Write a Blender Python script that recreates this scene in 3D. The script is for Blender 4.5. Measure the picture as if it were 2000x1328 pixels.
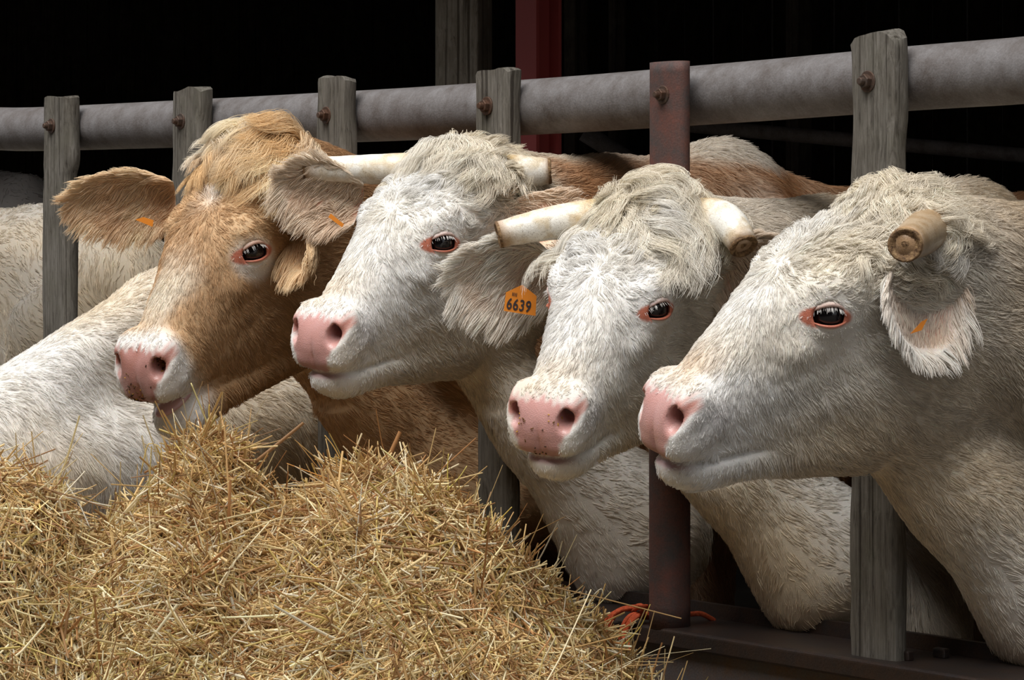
import bpy, bmesh, math, random
import numpy as np
from mathutils import Vector, Matrix
from mathutils.kdtree import KDTree

for o in list(bpy.data.objects):
    bpy.data.objects.remove(o)
scene = bpy.context.scene
COL = scene.collection

# ------------------------------------------------------------------ camera
F_PX, W_PX, H_PX, HORIZON = 5833.0, 2000, 1328, 464.0
CAM_Z = 1.25
cam_data = bpy.data.cameras.new('camera')
cam_data.sensor_width = 36.0
cam_data.lens = F_PX / W_PX * 36.0
cam_data.shift_y = -(H_PX / 2 - HORIZON) / W_PX
cam_data.clip_start = 0.05
cam_data.clip_end = 200
cam = bpy.data.objects.new('camera', cam_data)
COL.objects.link(cam)
cam.location = (0, 0, CAM_Z)
cam.rotation_euler = (math.radians(90), 0, 0)
scene.camera = cam

# ------------------------------------------------------------------ overcast sky
world = bpy.data.worlds.new('overcast_sky')
scene.world = world
world.use_nodes = True
wn, wl = world.node_tree.nodes, world.node_tree.links
wn.clear()
w_out = wn.new('ShaderNodeOutputWorld')
w_bg = wn.new('ShaderNodeBackground')
w_bg.inputs['Strength'].default_value = 1.0
w_tc = wn.new('ShaderNodeTexCoord')
w_sep = wn.new('ShaderNodeSeparateXYZ')
w_ramp = wn.new('ShaderNodeValToRGB')      # an overcast sky is about three times brighter overhead than at the horizon
w_ramp.color_ramp.elements[0].position = 0.0
w_ramp.color_ramp.elements[0].color = (0.34, 0.345, 0.36, 1)
w_ramp.color_ramp.elements[1].position = 1.0
w_ramp.color_ramp.elements[1].color = (0.98, 1.0, 1.04, 1)
wl.new(w_tc.outputs['Generated'], w_sep.inputs[0])
wl.new(w_sep.outputs['Z'], w_ramp.inputs[0])
wl.new(w_ramp.outputs[0], w_bg.inputs['Color'])
wl.new(w_bg.outputs[0], w_out.inputs['Surface'])

sun_d = bpy.data.lights.new('veiled_sun', 'SUN')   # the sun behind thin cloud: a wide soft source
sun_d.energy = 3.2
sun_d.angle = math.radians(50)
sun_d.color = (1.0, 0.98, 0.95)
sun = bpy.data.objects.new('veiled_sun', sun_d)
COL.objects.link(sun)
sun.rotation_euler = Vector((0.22, 0.34, -0.92)).to_track_quat('-Z', 'Y').to_euler()

vs = scene.view_settings
vs.view_transform = 'Standard'
vs.look = 'None'
vs.exposure = 0.52
vs.gamma = 1.0
vs.use_curve_mapping = False
scene.cycles_curves.shape = 'RIBBONS'
scene.cycles_curves.subdivisions = 1
scene.cycles.max_bounces = 6
scene.cycles.diffuse_bounces = 3
scene.cycles.glossy_bounces = 2
scene.cycles.transmission_bounces = 2
# ------------------------------------------------------------------ helpers
def px(x, y, Y):
    """World point seen at photo pixel (x, y) at depth Y (metres from the camera)."""
    return np.array([(x - W_PX / 2) / F_PX * Y, Y, CAM_Z - (y - HORIZON) / F_PX * Y])

def lerp(a, b, t): return a + (b - a) * t
def sstep(a, b, x):
    t = np.clip((x - a) / (b - a), 0, 1)
    return t * t * (3 - 2 * t)
def smin(a, b, k):
    h = np.clip(0.5 + 0.5 * (b - a) / k, 0, 1)
    return b + (a - b) * h - k * h * (1 - h)
def smax(a, b, k): return -smin(-a, -b, k)
def nrm(v): return v / np.maximum(np.linalg.norm(v, axis=-1, keepdims=True), 1e-9)

def ell(x, y, z, c, r, rot=0.0):
    """Ellipsoid, turned by rot in the x-z plane."""
    dx, dy, dz = x - c[0], y - c[1], z - c[2]
    if rot:
        cr, sr = math.cos(rot), math.sin(rot)
        dx, dz = dx * cr + dz * sr, -dx * sr + dz * cr
    k0 = np.sqrt((dx / r[0]) ** 2 + (dy / r[1]) ** 2 + (dz / r[2]) ** 2)
    k1 = np.sqrt((dx / r[0] ** 2) ** 2 + (dy / r[1] ** 2) ** 2 + (dz / r[2] ** 2) ** 2)
    return np.where(k0 < 1e-4, -min(r), k0 * (k0 - 1) / np.maximum(k1, 1e-6))

def cone(P, a, b, ra, rb):
    """Capsule from a to b whose radius runs from ra to rb."""
    a = np.asarray(a, np.float32); b = np.asarray(b, np.float32)
    ab = b - a
    t = np.clip(((P - a) @ ab) / float(ab @ ab), 0, 1)
    return np.linalg.norm(P - a - t[:, None] * ab, axis=1) - (ra + (rb - ra) * t)

class Noise:
    """Smooth noise: a sum of sines in random directions."""
    def __init__(s, seed, n=14):
        r = np.random.default_rng(seed)
        s.k = nrm(r.normal(size=(n, 3))) * r.uniform(0.6, 1.9, (n, 1))
        s.ph = r.uniform(0, 6.28, n)
        s.n = n
    def __call__(s, P, freq):
        return np.sin(P @ (s.k.T * freq) + s.ph).sum(1) / math.sqrt(s.n / 2) * 0.7

def surface_nets(F, xs, ys, zs):
    S = F < 0
    nx, ny, nz = F.shape
    cs = np.zeros((nx - 1, ny - 1, nz - 1), np.uint8)
    for i in (0, 1):
        for j in (0, 1):
            for k in (0, 1):
                cs += S[i:nx - 1 + i, j:ny - 1 + j, k:nz - 1 + k]
    act = (cs > 0) & (cs < 8)
    I, J, K = np.nonzero(act)
    idx = np.full(act.shape, -1, np.int32)
    idx[I, J, K] = np.arange(len(I))
    corners = [(i, j, k) for i in (0, 1) for j in (0, 1) for k in (0, 1)]
    acc = np.zeros((len(I), 3)); cnt = np.zeros(len(I))
    G = [xs, ys, zs]
    for c0 in corners:
        for ax in range(3):
            if c0[ax]: continue
            c1 = list(c0); c1[ax] = 1
            f0 = F[I + c0[0], J + c0[1], K + c0[2]]; f1 = F[I + c1[0], J + c1[1], K + c1[2]]
            m = (f0 < 0) != (f1 < 0)
            t = np.where(m, f0 / np.where(m, f0 - f1, 1), 0)
            for a, base in enumerate((I, J, K)):
                p0 = G[a][base + c0[a]]; p1 = G[a][base + c1[a]]
                acc[:, a] += np.where(m, p0 + (p1 - p0) * t, 0)
            cnt += m
    V = acc / cnt[:, None]
    quads = []
    for ax in range(3):
        sl0 = [slice(None)] * 3; sl1 = [slice(None)] * 3
        sl0[ax] = slice(0, -1); sl1[ax] = slice(1, None)
        A = S[tuple(sl0)]; B = S[tuple(sl1)]
        o1, o2 = (ax + 1) % 3, (ax + 2) % 3
        E = np.nonzero(A != B)
        n1, n2 = F.shape[o1], F.shape[o2]
        ok = (E[o1] > 0) & (E[o1] < n1 - 1) & (E[o2] > 0) & (E[o2] < n2 - 1)
        E = [e[ok] for e in E]
        ins = A[tuple(E)]
        def cell(d1, d2):
            q = list(E); q[o1] = q[o1] + d1; q[o2] = q[o2] + d2
            return idx[tuple(q)]
        q = np.stack([cell(-1, -1), cell(0, -1), cell(0, 0), cell(-1, 0)], 1)
        q[~ins] = q[~ins][:, ::-1]
        quads.append(q)
    Q = np.concatenate(quads)
    return V, Q[(Q >= 0).all(1)]

def sparse_field(fn, xs, ys, zs, step=5, slack=1.0):
    """Evaluate fn only near the surface; elsewhere keep the coarse sign."""
    def pad(a):
        n = (-(len(a) - 1)) % step
        return np.concatenate([a, a[-1] + (a[-1] - a[-2]) * np.arange(1, n + 1)]) if n else a
    xs, ys, zs = pad(xs), pad(ys), pad(zs)
    cx, cy, cz = xs[::step], ys[::step], zs[::step]
    X, Y, Z = np.meshgrid(cx, cy, cz, indexing='ij')
    C = fn(np.stack([X.ravel(), Y.ravel(), Z.ravel()], 1).astype(np.float32)).reshape(X.shape)
    nb = tuple(n - 1 for n in C.shape)
    lo = np.full(nb, 1e9); hi = np.full(nb, -1e9); mn = np.full(nb, 1e9)
    for i in (0, 1):
        for j in (0, 1):
            for k in (0, 1):
                c = C[i:nb[0] + i, j:nb[1] + j, k:nb[2] + k]
                lo = np.minimum(lo, c); hi = np.maximum(hi, c); mn = np.minimum(mn, np.abs(c))
    dg = np.sqrt(np.diff(cx)[:, None, None] ** 2 + np.diff(cy)[None, :, None] ** 2 + np.diff(cz)[None, None, :] ** 2)
    act = (lo < 0) & (hi > 0) | (mn < dg * 0.62 * slack)
    F = np.repeat(np.repeat(np.repeat(C[:-1, :-1, :-1], step, 0), step, 1), step, 2).astype(np.float32)
    F = np.pad(F, ((0, 1), (0, 1), (0, 1)), mode='edge')
    need = np.zeros(F.shape, bool)
    r = np.arange(step + 1)
    for a, b, c in zip(*np.nonzero(act)):
        need[a * step:a * step + step + 1, b * step:b * step + step + 1, c * step:c * step + step + 1] = True
    I, J, K = np.nonzero(need)
    out = np.empty(len(I), np.float32)
    for s in range(0, len(I), 400000):
        e = slice(s, s + 400000)
        out[e] = fn(np.stack([xs[I[e]], ys[J[e]], zs[K[e]]], 1).astype(np.float32))
    F[I, J, K] = out
    return F, xs, ys, zs

def mesh_obj(name, V, faces, mat, parent=None, smooth=True, col=None, attrs=None):
    me = bpy.data.meshes.new(name)
    V = np.asarray(V, np.float32)
    if isinstance(faces, np.ndarray) and faces.ndim == 2:
        n, k = faces.shape
        me.vertices.add(len(V)); me.vertices.foreach_set('co', V.ravel())
        me.loops.add(n * k); me.loops.foreach_set('vertex_index', faces.astype(np.int32).ravel())
        me.polygons.add(n); me.polygons.foreach_set('loop_start', np.arange(0, n * k, k, dtype=np.int32))
        me.update(calc_edges=True); me.validate()
    else:
        me.from_pydata(V.tolist(), [], [list(map(int, f)) for f in faces]); me.update()
    if smooth: me.polygons.foreach_set('use_smooth', np.ones(len(me.polygons), bool))
    if col is not None:
        a = me.attributes.new('coat', 'FLOAT_COLOR', 'POINT')
        c4 = np.ones((len(V), 4), np.float32); c4[:, :3] = col
        a.data.foreach_set('color', c4.ravel())
    for k_, v_ in (attrs or {}).items():
        a = me.attributes.new(k_, 'FLOAT', 'POINT'); a.data.foreach_set('value', np.asarray(v_, np.float32))
    if mat: me.materials.append(mat)
    o = bpy.data.objects.new(name, me); COL.objects.link(o)
    if parent: o.parent = parent
    return o

def curves_obj(name, P, rad, mat, parent=None, col=None):
    """P: (n, k, 3) strands; rad: (k,) or (n, k) radii."""
    n, k = P.shape[:2]
    hc = bpy.data.hair_curves.new(name)
    hc.add_curves([k] * n)
    hc.attributes['position'].data.foreach_set('vector', np.ascontiguousarray(P, np.float32).ravel())
    ra = hc.attributes.get('radius') or hc.attributes.new('radius', 'FLOAT', 'POINT')
    ra.data.foreach_set('value', np.ascontiguousarray(np.broadcast_to(rad, (n, k)), np.float32).ravel())
    if col is not None:
        a = hc.attributes.new('coat', 'FLOAT_COLOR', 'CURVE')
        c4 = np.ones((n, 4), np.float32); c4[:, :3] = col
        a.data.foreach_set('color', c4.ravel())
    hc.materials.append(mat)
    o = bpy.data.objects.new(name, hc); COL.objects.link(o)
    if parent: o.parent = parent
    return o

def tag(o, label=None, cat=None, group=None, kind=None):
    for k, v in (('label', label), ('category', cat), ('group', group), ('kind', kind)):
        if v: o[k] = v
    return o

def empty(name, loc=(0, 0, 0)):
    o = bpy.data.objects.new(name, None); COL.objects.link(o); o.location = loc
    o.empty_display_size = 0.1
    return o

def srgb(r, g, b):
    return tuple(((c / 255) / 12.92 if c <= 10 else ((c / 255 + 0.055) / 1.055) ** 2.4) for c in (r, g, b))

class Mat:
    """Small node-graph builder around one Principled BSDF."""
    def __init__(s, name, rough=0.6, color=(0.5, 0.5, 0.5), metal=0.0, spec=0.5):
        s.m = bpy.data.materials.new(name); s.m.use_nodes = True
        s.n, s.l = s.m.node_tree.nodes, s.m.node_tree.links
        s.b = s.n['Principled BSDF']
        s.b.inputs['Roughness'].default_value = rough
        s.b.inputs['Base Color'].default_value = (*color, 1)
        s.b.inputs['Metallic'].default_value = metal
        s.b.inputs['Specular IOR Level'].default_value = spec
    def node(s, t, **kw):
        nd = s.n.new(t)
        for k, v in kw.items():
            if k in nd.inputs: nd.inputs[k].default_value = v
            else: setattr(nd, k, v)
        return nd
    def coords(s, scale=(1, 1, 1), rot=(0, 0, 0)):
        tc = s.node('ShaderNodeTexCoord'); mp = s.node('ShaderNodeMapping')
        mp.inputs['Scale'].default_value = scale; mp.inputs['Rotation'].default_value = rot
        s.l.new(tc.outputs['Object'], mp.inputs[0]); return mp.outputs[0]
    def noise(s, co, scale, detail=4, rough=0.6, dist=0.0):
        nd = s.node('ShaderNodeTexNoise', Scale=scale, Detail=detail, Roughness=rough, Distortion=dist)
        if co is not None: s.l.new(co, nd.inputs['Vector'])
        return nd.outputs['Fac']
    def ramp(s, fac, stops):
        r = s.node('ShaderNodeValToRGB'); e = r.color_ramp.elements
        while len(e) < len(stops): e.new(0.5)
        for el, (p, c) in zip(e, stops):
            el.position = p; el.color = (*c, 1) if len(c) == 3 else c
        s.l.new(fac, r.inputs[0]); return r.outputs[0]
    def mix(s, fac, a, b, mode='MIX'):
        m = s.node('ShaderNodeMix', data_type='RGBA', blend_type=mode)
        for inp, v in ((m.inputs[0], fac), (m.inputs[6], a), (m.inputs[7], b)):
            if hasattr(v, 'links') or isinstance(v, bpy.types.NodeSocket): s.l.new(v, inp)
            elif isinstance(v, (int, float)): inp.default_value = v
            else: inp.default_value = (*v, 1)
        return m.outputs[2]
    def base(s, sock): s.l.new(sock, s.b.inputs['Base Color']); return s
    def rough(s, sock): s.l.new(sock, s.b.inputs['Roughness']); return s
    def bump(s, h, strength=0.3, dist=0.01):
        b = s.node('ShaderNodeBump', Strength=strength, Distance=dist)
        s.l.new(h, b.inputs['Height']); s.l.new(b.outputs[0], s.b.inputs['Normal']); return s

def tube(path, r, n=12, cap=True):
    """Tube mesh along a polyline; r is one radius or one per point."""
    path = np.asarray(path, float); m = len(path)
    r = np.broadcast_to(np.asarray(r, float), (m,))
    T = nrm(np.gradient(path, axis=0))
    up = np.array([0, 0, 1.0]) if abs(T[0] @ [0, 0, 1]) < 0.9 else np.array([1.0, 0, 0])
    V = []; N = nrm(np.cross(T[0], up))
    for i in range(m):
        N = nrm(N - T[i] * (N @ T[i])); B = np.cross(T[i], N)
        a = np.arange(n) / n * 2 * math.pi
        V.append(path[i] + r[i] * (np.cos(a)[:, None] * N + np.sin(a)[:, None] * B))
    V = np.concatenate(V)
    F = [(i * n + j, i * n + (j + 1) % n, (i + 1) * n + (j + 1) % n, (i + 1) * n + j) for i in range(m - 1) for j in range(n)]
    if cap: F += [tuple(range(n))[::-1], tuple((m - 1) * n + j for j in range(n))]
    return V, F
# ------------------------------------------------------------------ fence frame: the feed fence runs back to the left
def fence_pt(x):
    Y = 665.0 / (84 + 0.024 * x)
    return np.array([(x - 1000) / F_PX * Y, Y, 0.0])
_f0, _f1 = fence_pt(0), fence_pt(2000)
FD = (_f1 - _f0) / np.linalg.norm(_f1 - _f0)         # along the fence, towards the right and the camera
FI = np.array([-FD[1], FD[0], 0.0])                  # into the barn
FO = -FI                                             # out to the feed alley
UP = np.array([0, 0, 1.0])
# ------------------------------------------------------------------ materials of the yard
def wood_mat(name, dark, mid, light, scale=1.0):
    M = Mat(name, 0.85, spec=0.2)
    wv = M.noise(M.coords((4, 4, 1.2)), 3.0, 3)
    base = M.coords((70 * scale, 70 * scale, 2.6 * scale))
    va = M.node('ShaderNodeVectorMath', operation='MULTIPLY_ADD')
    M.l.new(base, va.inputs[0]); va.inputs[1].default_value = (1, 1, 1)
    sc = M.node('ShaderNodeMath', operation='MULTIPLY'); M.l.new(wv, sc.inputs[0]); sc.inputs[1].default_value = 3.0
    M.l.new(sc.outputs[0], va.inputs[2])
    g = M.noise(va.outputs[0], 2.2, 8, 0.72)
    c = M.ramp(g, [(.28, dark), (.44, mid), (.72, light)])
    crack = M.noise(M.coords((95 * scale, 95 * scale, 1.5 * scale)), 1.0, 3, .5)
    ck = M.ramp(crack, [(.33, (.18, .15, .13)), (.41, (1, 1, 1))])
    st = M.ramp(M.noise(M.coords((3, 3, 2)), 3.0, 5), [(.35, (.50, .46, .40)), (.62, (1, 1, 1))])
    al = M.ramp(M.noise(M.coords((1, 1, 1)), 11.0, 6), [(.50, (0, 0, 0)), (.66, (1, 1, 1))])
    c = M.mix(0.55, c, st, 'MULTIPLY'); c = M.mix(0.8, c, ck, 'MULTIPLY')
    c = M.mix(M.mix(.2, (0, 0, 0), al, 'MIX'), c, srgb(108, 106, 88))
    M.base(c)
    hm = M.mix(.5, g, crack); M.bump(hm, 0.9, 0.008)
    return M.m
WOOD = wood_mat('weathered_oak', srgb(50, 45, 40), srgb(104, 99, 91), srgb(142, 137, 129))
WOOD_DARK = wood_mat('old_grey_timber', srgb(96, 90, 80), srgb(152, 146, 134), srgb(184, 178, 166), .6)
def steel_mat(name, base, rust, amount, rough=.55, metal=.35):
    M = Mat(name, rough, metal=metal, spec=.4)
    co = M.coords()
    n = M.noise(co, 18, 10, .75)
    f = M.noise(co, 260, 3)
    c = M.ramp(n, [(.5 - amount * .5, base), (.5 + .25 * (1 - amount) + .02, rust)])
    c = M.mix(.45, c, M.ramp(f, [(.35, (.55, .55, .55)), (.65, (1, 1, 1))]), 'MULTIPLY')
    M.base(c); M.bump(f, .35, .002)
    return M.m
RAIL_M = steel_mat('dull_galvanised_pipe', srgb(138, 135, 135), srgb(100, 92, 88), .35, .62, .15)
PIPE_M = steel_mat('rusty_painted_pipe', srgb(78, 70, 68), srgb(118, 72, 60), .26, .7, .15)
CURB_M = steel_mat('dark_worn_steel', srgb(66, 62, 62), srgb(84, 66, 56), .3, .36, .6)
PLATE_M = steel_mat('grey_steel_plate', srgb(92, 92, 96), srgb(110, 86, 68), .25, .6, .2)
BOLT_M = steel_mat('bolt_steel', srgb(96, 88, 82), srgb(110, 76, 56), .35, .5, .6)
RED_M = Mat('red_oxide_paint', .6, srgb(150, 62, 60)); RED_M.bump(RED_M.noise(RED_M.coords(), 60, 4), .2, .003); RED_M = RED_M.m
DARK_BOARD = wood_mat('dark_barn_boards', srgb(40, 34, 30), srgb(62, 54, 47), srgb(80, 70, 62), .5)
DIRT = Mat('trodden_ground', .95)
DIRT.base(DIRT.ramp(DIRT.noise(DIRT.coords(), 3, 8), [(.3, srgb(54, 44, 36)), (.7, srgb(82, 70, 56))])); DIRT.bump(DIRT.noise(DIRT.coords(), 20, 6), .6, .02); DIRT = DIRT.m
CONC = Mat('concrete_feed_alley', .9)
CONC.base(CONC.ramp(CONC.noise(CONC.coords(), 5, 8), [(.3, srgb(66, 62, 56)), (.7, srgb(92, 86, 78))])); CONC.bump(CONC.noise(CONC.coords(), 60, 6), .3, .005); CONC = CONC.m
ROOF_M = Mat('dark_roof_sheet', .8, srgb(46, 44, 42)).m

def box_vf(c, ex, ey, ez, hx, hy, hz):
    V = [c + ex * hx * a + ey * hy * b + ez * hz * d for d in (-1, 1) for a, b in ((-1, -1), (1, -1), (1, 1), (-1, 1))]
    F = [(3, 2, 1, 0), (4, 5, 6, 7), (0, 1, 5, 4), (1, 2, 6, 5), (2, 3, 7, 6), (3, 0, 4, 7)]
    return np.array(V), F
def box(name, c, ex, ey, ez, hx, hy, hz, mat, parent=None, bevel=0.0):
    V, F = box_vf(np.asarray(c, float), ex, ey, ez, hx, hy, hz)
    o = mesh_obj(name, V, F, mat, parent, smooth=False)
    if bevel:
        m = o.modifiers.new('edge', 'BEVEL'); m.width = bevel; m.segments = 2
    return o
EX, EY = np.array([1.0, 0, 0]), np.array([0, 1.0, 0])
def at(u, off, z):
    """Point by distance along the fence from the frame's left edge, distance out into the alley, height."""
    return _f0 + FD * u + FO * off + UP * z
def ray_u(x, off):
    """Where the sight line through photo column x meets the plane parallel to the fence at distance off."""
    k = (x - 1000) / F_PX; p = _f0 + FO * off
    u = (k * p[1] - p[0]) / (FD[0] - k * FD[1])
    return u, (p + FD * u)[1]
def on_plane(x, y, off):
    u, Y = ray_u(x, off)
    return px(x, y, Y), u, Y

# ------------------------------------------------------------------ the barn
U0, U1, DEPTH = -9.0, 12.0, 10.0
def slab(name, pts, mat, kind='structure', thick=None):
    o = mesh_obj(name, np.array(pts), [tuple(range(len(pts)))], mat, smooth=False)
    if thick:
        m = o.modifiers.new('thick', 'SOLIDIFY'); m.thickness = thick
    return tag(o, kind=kind)
slab('floor', [at(-40, 40, -.003), at(40, 40, -.003), at(40, -.02, -.003), at(-40, -.02, -.003)], CONC)
slab('floor_barn', [at(-40, -.02, -.002), at(40, -.02, -.002), at(40, -40, -.002), at(-40, -40, -.002)], DIRT)
EAVE, EAVE_OUT = 3.2, 0.40
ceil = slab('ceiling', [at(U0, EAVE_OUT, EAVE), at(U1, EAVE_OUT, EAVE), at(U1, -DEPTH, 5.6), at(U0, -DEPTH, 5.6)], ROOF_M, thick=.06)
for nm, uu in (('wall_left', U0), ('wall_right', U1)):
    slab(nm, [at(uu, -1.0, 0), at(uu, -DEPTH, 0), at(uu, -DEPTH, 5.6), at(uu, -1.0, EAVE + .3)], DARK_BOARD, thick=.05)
wb = tag(empty('wall_back', at((U0 + U1) / 2, -DEPTH, 0)), kind='structure')
wbl = np.array(wb.location)
bd_me = None
nb = 70
bwid = (U1 - U0) / nb
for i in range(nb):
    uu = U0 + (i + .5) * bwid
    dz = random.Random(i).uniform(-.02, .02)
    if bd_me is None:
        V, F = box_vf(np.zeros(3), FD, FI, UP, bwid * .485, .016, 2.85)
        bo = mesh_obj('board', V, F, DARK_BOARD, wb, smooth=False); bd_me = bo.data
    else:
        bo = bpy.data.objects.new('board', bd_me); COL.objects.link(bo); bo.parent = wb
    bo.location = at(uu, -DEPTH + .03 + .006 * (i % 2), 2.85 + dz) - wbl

# unseen wall added across the alley behind the camera to shut off the low sky
slab('sky_block_wall', [at(-14, 5.6, 0), at(16, 5.6, 0), at(16, 5.6, 6.6), at(-14, 5.6, 6.6)], DARK_BOARD, thick=.08)

# timber post and red steel column inside, carrying the roof
pc = px(906, 120, 8.35)
tp = box('timber_post', (pc[0], pc[1], 1.70), nrm(np.array([1.0, -.28, 0])), nrm(np.array([.28, 1.0, 0])), UP, .062, .075, 1.70, WOOD_DARK, None, .006)
tag(tp, 'thick grey timber post in the dark barn left of the red column', 'post')
rc = px(1030, 120, 8.0)
rcr = tag(empty('steel_column', (float(rc[0]), float(rc[1]), 0)), 'dark red painted steel column standing in the barn', 'column')
ex, ey = FD, FI
for nm, c, hx, hy in (('flange', np.zeros(3), .045, .005), ('web', ey * .038, .004, .033), ('flange', ey * .076, .045, .005)):
    box(nm, c + UP * 1.72, ex, ey, UP, hx, hy, 1.72, RED_M, rcr)
# dim rails far inside
V, F = tube([px(1290, 240, 8.9), px(2250, 326, 8.4)], .022, 10)
tag(mesh_obj('stall_rail', V, F, RAIL_M), 'thin dim steel rail running across the dark barn at right', 'rail')
V, F = tube([px(1140, 258, 9.6), px(1290, 352, 9.6)], .03, 10)
tag(mesh_obj('stall_brace', V, F, RAIL_M), 'sloping dim brace in the dark behind the red column', 'brace')
for xx, hw in ((1125, .028), (1205, .02), (1560, .03)):
    pc = px(xx, 300, 9.9)
    o = box('stall_post', (pc[0], pc[1], 1.1), FD, FI, UP, hw, hw, 1.1, DARK_BOARD)
    tag(o, {1125: 'dark upright just right of the red column', 1205: 'thin dark upright at the lower end of the sloping brace', 1560: 'dark upright deep in the barn left of the wide fence post'}[xx], 'post')
# ------------------------------------------------------------------ feed fence: pipe rail, bolted planks, one pipe upright
fence = tag(empty('feed_fence', at(ray_u(1000, 0)[0], 0, 0)), 'cattle feed fence of grey pipe rail with bolted wooden uprights', 'fence')
FL = np.array(fence.location)
RAIL_R = .057
rail_px = [(0, 255), (250, 246), (500, 236), (800, 223), (1140, 203), (1500, 176), (1800, 151), (2000, 138)]
pts = [on_plane(x, y, 0)[0] for x, y in rail_px]
pts = [pts[0] + (pts[0] - pts[1]) / np.linalg.norm(pts[0] - pts[1]) * 5.5] + pts + [pts[-1] + (pts[-1] - pts[-2]) / np.linalg.norm(pts[-1] - pts[-2]) * 2.5]
dense = []
for a, b in zip(pts[:-1], pts[1:]):
    for t in np.linspace(0, 1, 8, endpoint=False): dense.append(a + (b - a) * t)
dense = np.array(dense + [pts[-1]])
for _ in range(6): dense[1:-1, 2] = (dense[:-2, 2] + 2 * dense[1:-1, 2] + dense[2:, 2]) / 4
V, F = tube(dense, RAIL_R, 28)
mesh_obj('rail', V - FL, F, RAIL_M, fence)
CURB_Z, CURB_OFF = .519, .125

def plank(x0, x1, ytop, seed, wide=None, notch=None):
    t = .019
    off = RAIL_R + t
    xm = (x0 + x1) / 2
    top, u, Y = on_plane(xm, ytop, off)
    kd = FD[0] - FD[1] * (xm - 1000) / F_PX; ko = abs(FO[0] - FO[1] * (xm - 1000) / F_PX)
    w = ((x1 - x0) * Y / F_PX - 2 * t * ko) / kd / 2
    r = np.random.default_rng(seed); no = Noise(seed + 50)
    zt, zb = top[2], CURB_Z - .004
    nz, nx, ny = 44, 8, 3
    g = {}
    V, F = [], []
    def vid(i, j, k):
        if (i, j, k) in g: return g[(i, j, k)]
        a = -1 + 2 * i / nx; b = -1 + 2 * j / ny; z = zb + (zt - zb) * k / nz
        p = at(u, off, z)
        ww, tt = w, t
        e = 0.0
        if notch: e = -.012 * np.exp(-((z - notch) / .035) ** 2) + .006 * np.exp(-((z - notch - .05) / .03) ** 2)
        q = np.array([[a * .7, b, z * 6.0]])
        wob = .0035 * no(np.array([[a * 2, 0, z * 11]]), 1.0)[0] + .0022 * no(np.array([[a * 3.0, b, z * 40]]), 1.0)[0]
        rnd = 0.004 if (abs(a) > .99 and abs(b) > .99) else 0
        da = a * (ww + e * (1 if a > 0 else .6) + wob * (abs(a) > .9) - rnd)
        db = b * (tt - rnd) + .0022 * no(np.array([[a * 5, b, z * 3.0]]), 2.0)[0]
        if k == nz: z += .006 * no(np.array([[a * 2.0, b * .7, 3.3]]), 1.6)[0] - .010 * max(abs(a) - .7, 0) / .3
        g[(i, j, k)] = len(V); V.append(p + FD * da + FO * db + UP * (z - p[2])); return g[(i, j, k)]
    for k in range(nz):
        for i in range(nx):
            F.append((vid(i, ny, k), vid(i + 1, ny, k), vid(i + 1, ny, k + 1), vid(i, ny, k + 1)))
            F.append((vid(i + 1, 0, k), vid(i, 0, k), vid(i, 0, k + 1), vid(i + 1, 0, k + 1)))
        for j in range(ny):
            F.append((vid(0, j, k), vid(0, j + 1, k), vid(0, j + 1, k + 1), vid(0, j, k + 1)))
            F.append((vid(nx, j + 1, k), vid(nx, j, k), vid(nx, j, k + 1), vid(nx, j + 1, k + 1)))
    for kk in (0, nz):
        for i in range(nx):
            for j in range(ny):
                q = (vid(i, j, kk), vid(i + 1, j, kk), vid(i + 1, j + 1, kk), vid(i, j + 1, kk))
                F.append(q if kk == 0 else q[::-1])
    V = np.array(V)
    o = mesh_obj('plank', V - FL, F, WOOD, fence)
    bm = bmesh.new(); bm.from_mesh(o.data); bmesh.ops.recalc_face_normals(bm, faces=bm.faces); bm.to_mesh(o.data); bm.free()
    try: o.data.set_sharp_from_angle(angle=math.radians(40))
    except Exception: pass
    return o, off + t

def bolt(x, y, off, parent, r=.0115, washer=True):
    c, u, Y = on_plane(x, y, off)
    V, F = [], []
    e1, e2 = FD, UP
    def ring(rad, d, n, rot=0): return [c + FO * d + rad * (math.cos(2 * math.pi * k / n + rot) * e1 + math.sin(2 * math.pi * k / n + rot) * e2) for k in range(n)]
    segs = [(ring(r * 1.65, -.002, 24), ring(r * 1.65, .0025, 24)), (ring(r * 1.12, .0025, 6, .3), ring(r * 1.12, .013, 6, .3)), (ring(r * .62, .013, 14), ring(r * .55, .022, 14))]
    for lo, hi in segs:
        n = len(lo); b = len(V); V += lo + hi
        F += [(b + k, b + (k + 1) % n, b + n + (k + 1) % n, b + n + k) for k in range(n)] + [tuple(b + n + k for k in range(n))]
    o = mesh_obj('bolt', np.array(V) - FL, F, BOLT_M, parent, smooth=False)
    m = o.modifiers.new('edge', 'BEVEL'); m.width = .0012; m.segments = 2; m.limit_method = 'ANGLE'
    return o
planks = [(80, 158, 186, (100, 246)), (332, 417, 173, (353, 237)), (615, 701, 152, (637, 225)), (925, 1020, 136, (951, 207)), (1656, 1776, 69, (1695, 159))]
for k, (a, b, yt, bp) in enumerate(planks):
    nt = None
    if k == 0: nt = on_plane(120, 352, .07)[0][2]
    o, off = plank(a, b, yt, 10 + k, notch=nt)
    bolt(*bp, off, o)
# further uprights outside the picture, same spacing
for k, (a, b, yt) in enumerate([(-165, -92, 196), (2130, 2265, 30)]):
    plank(a, b, yt, 30 + k)
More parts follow.
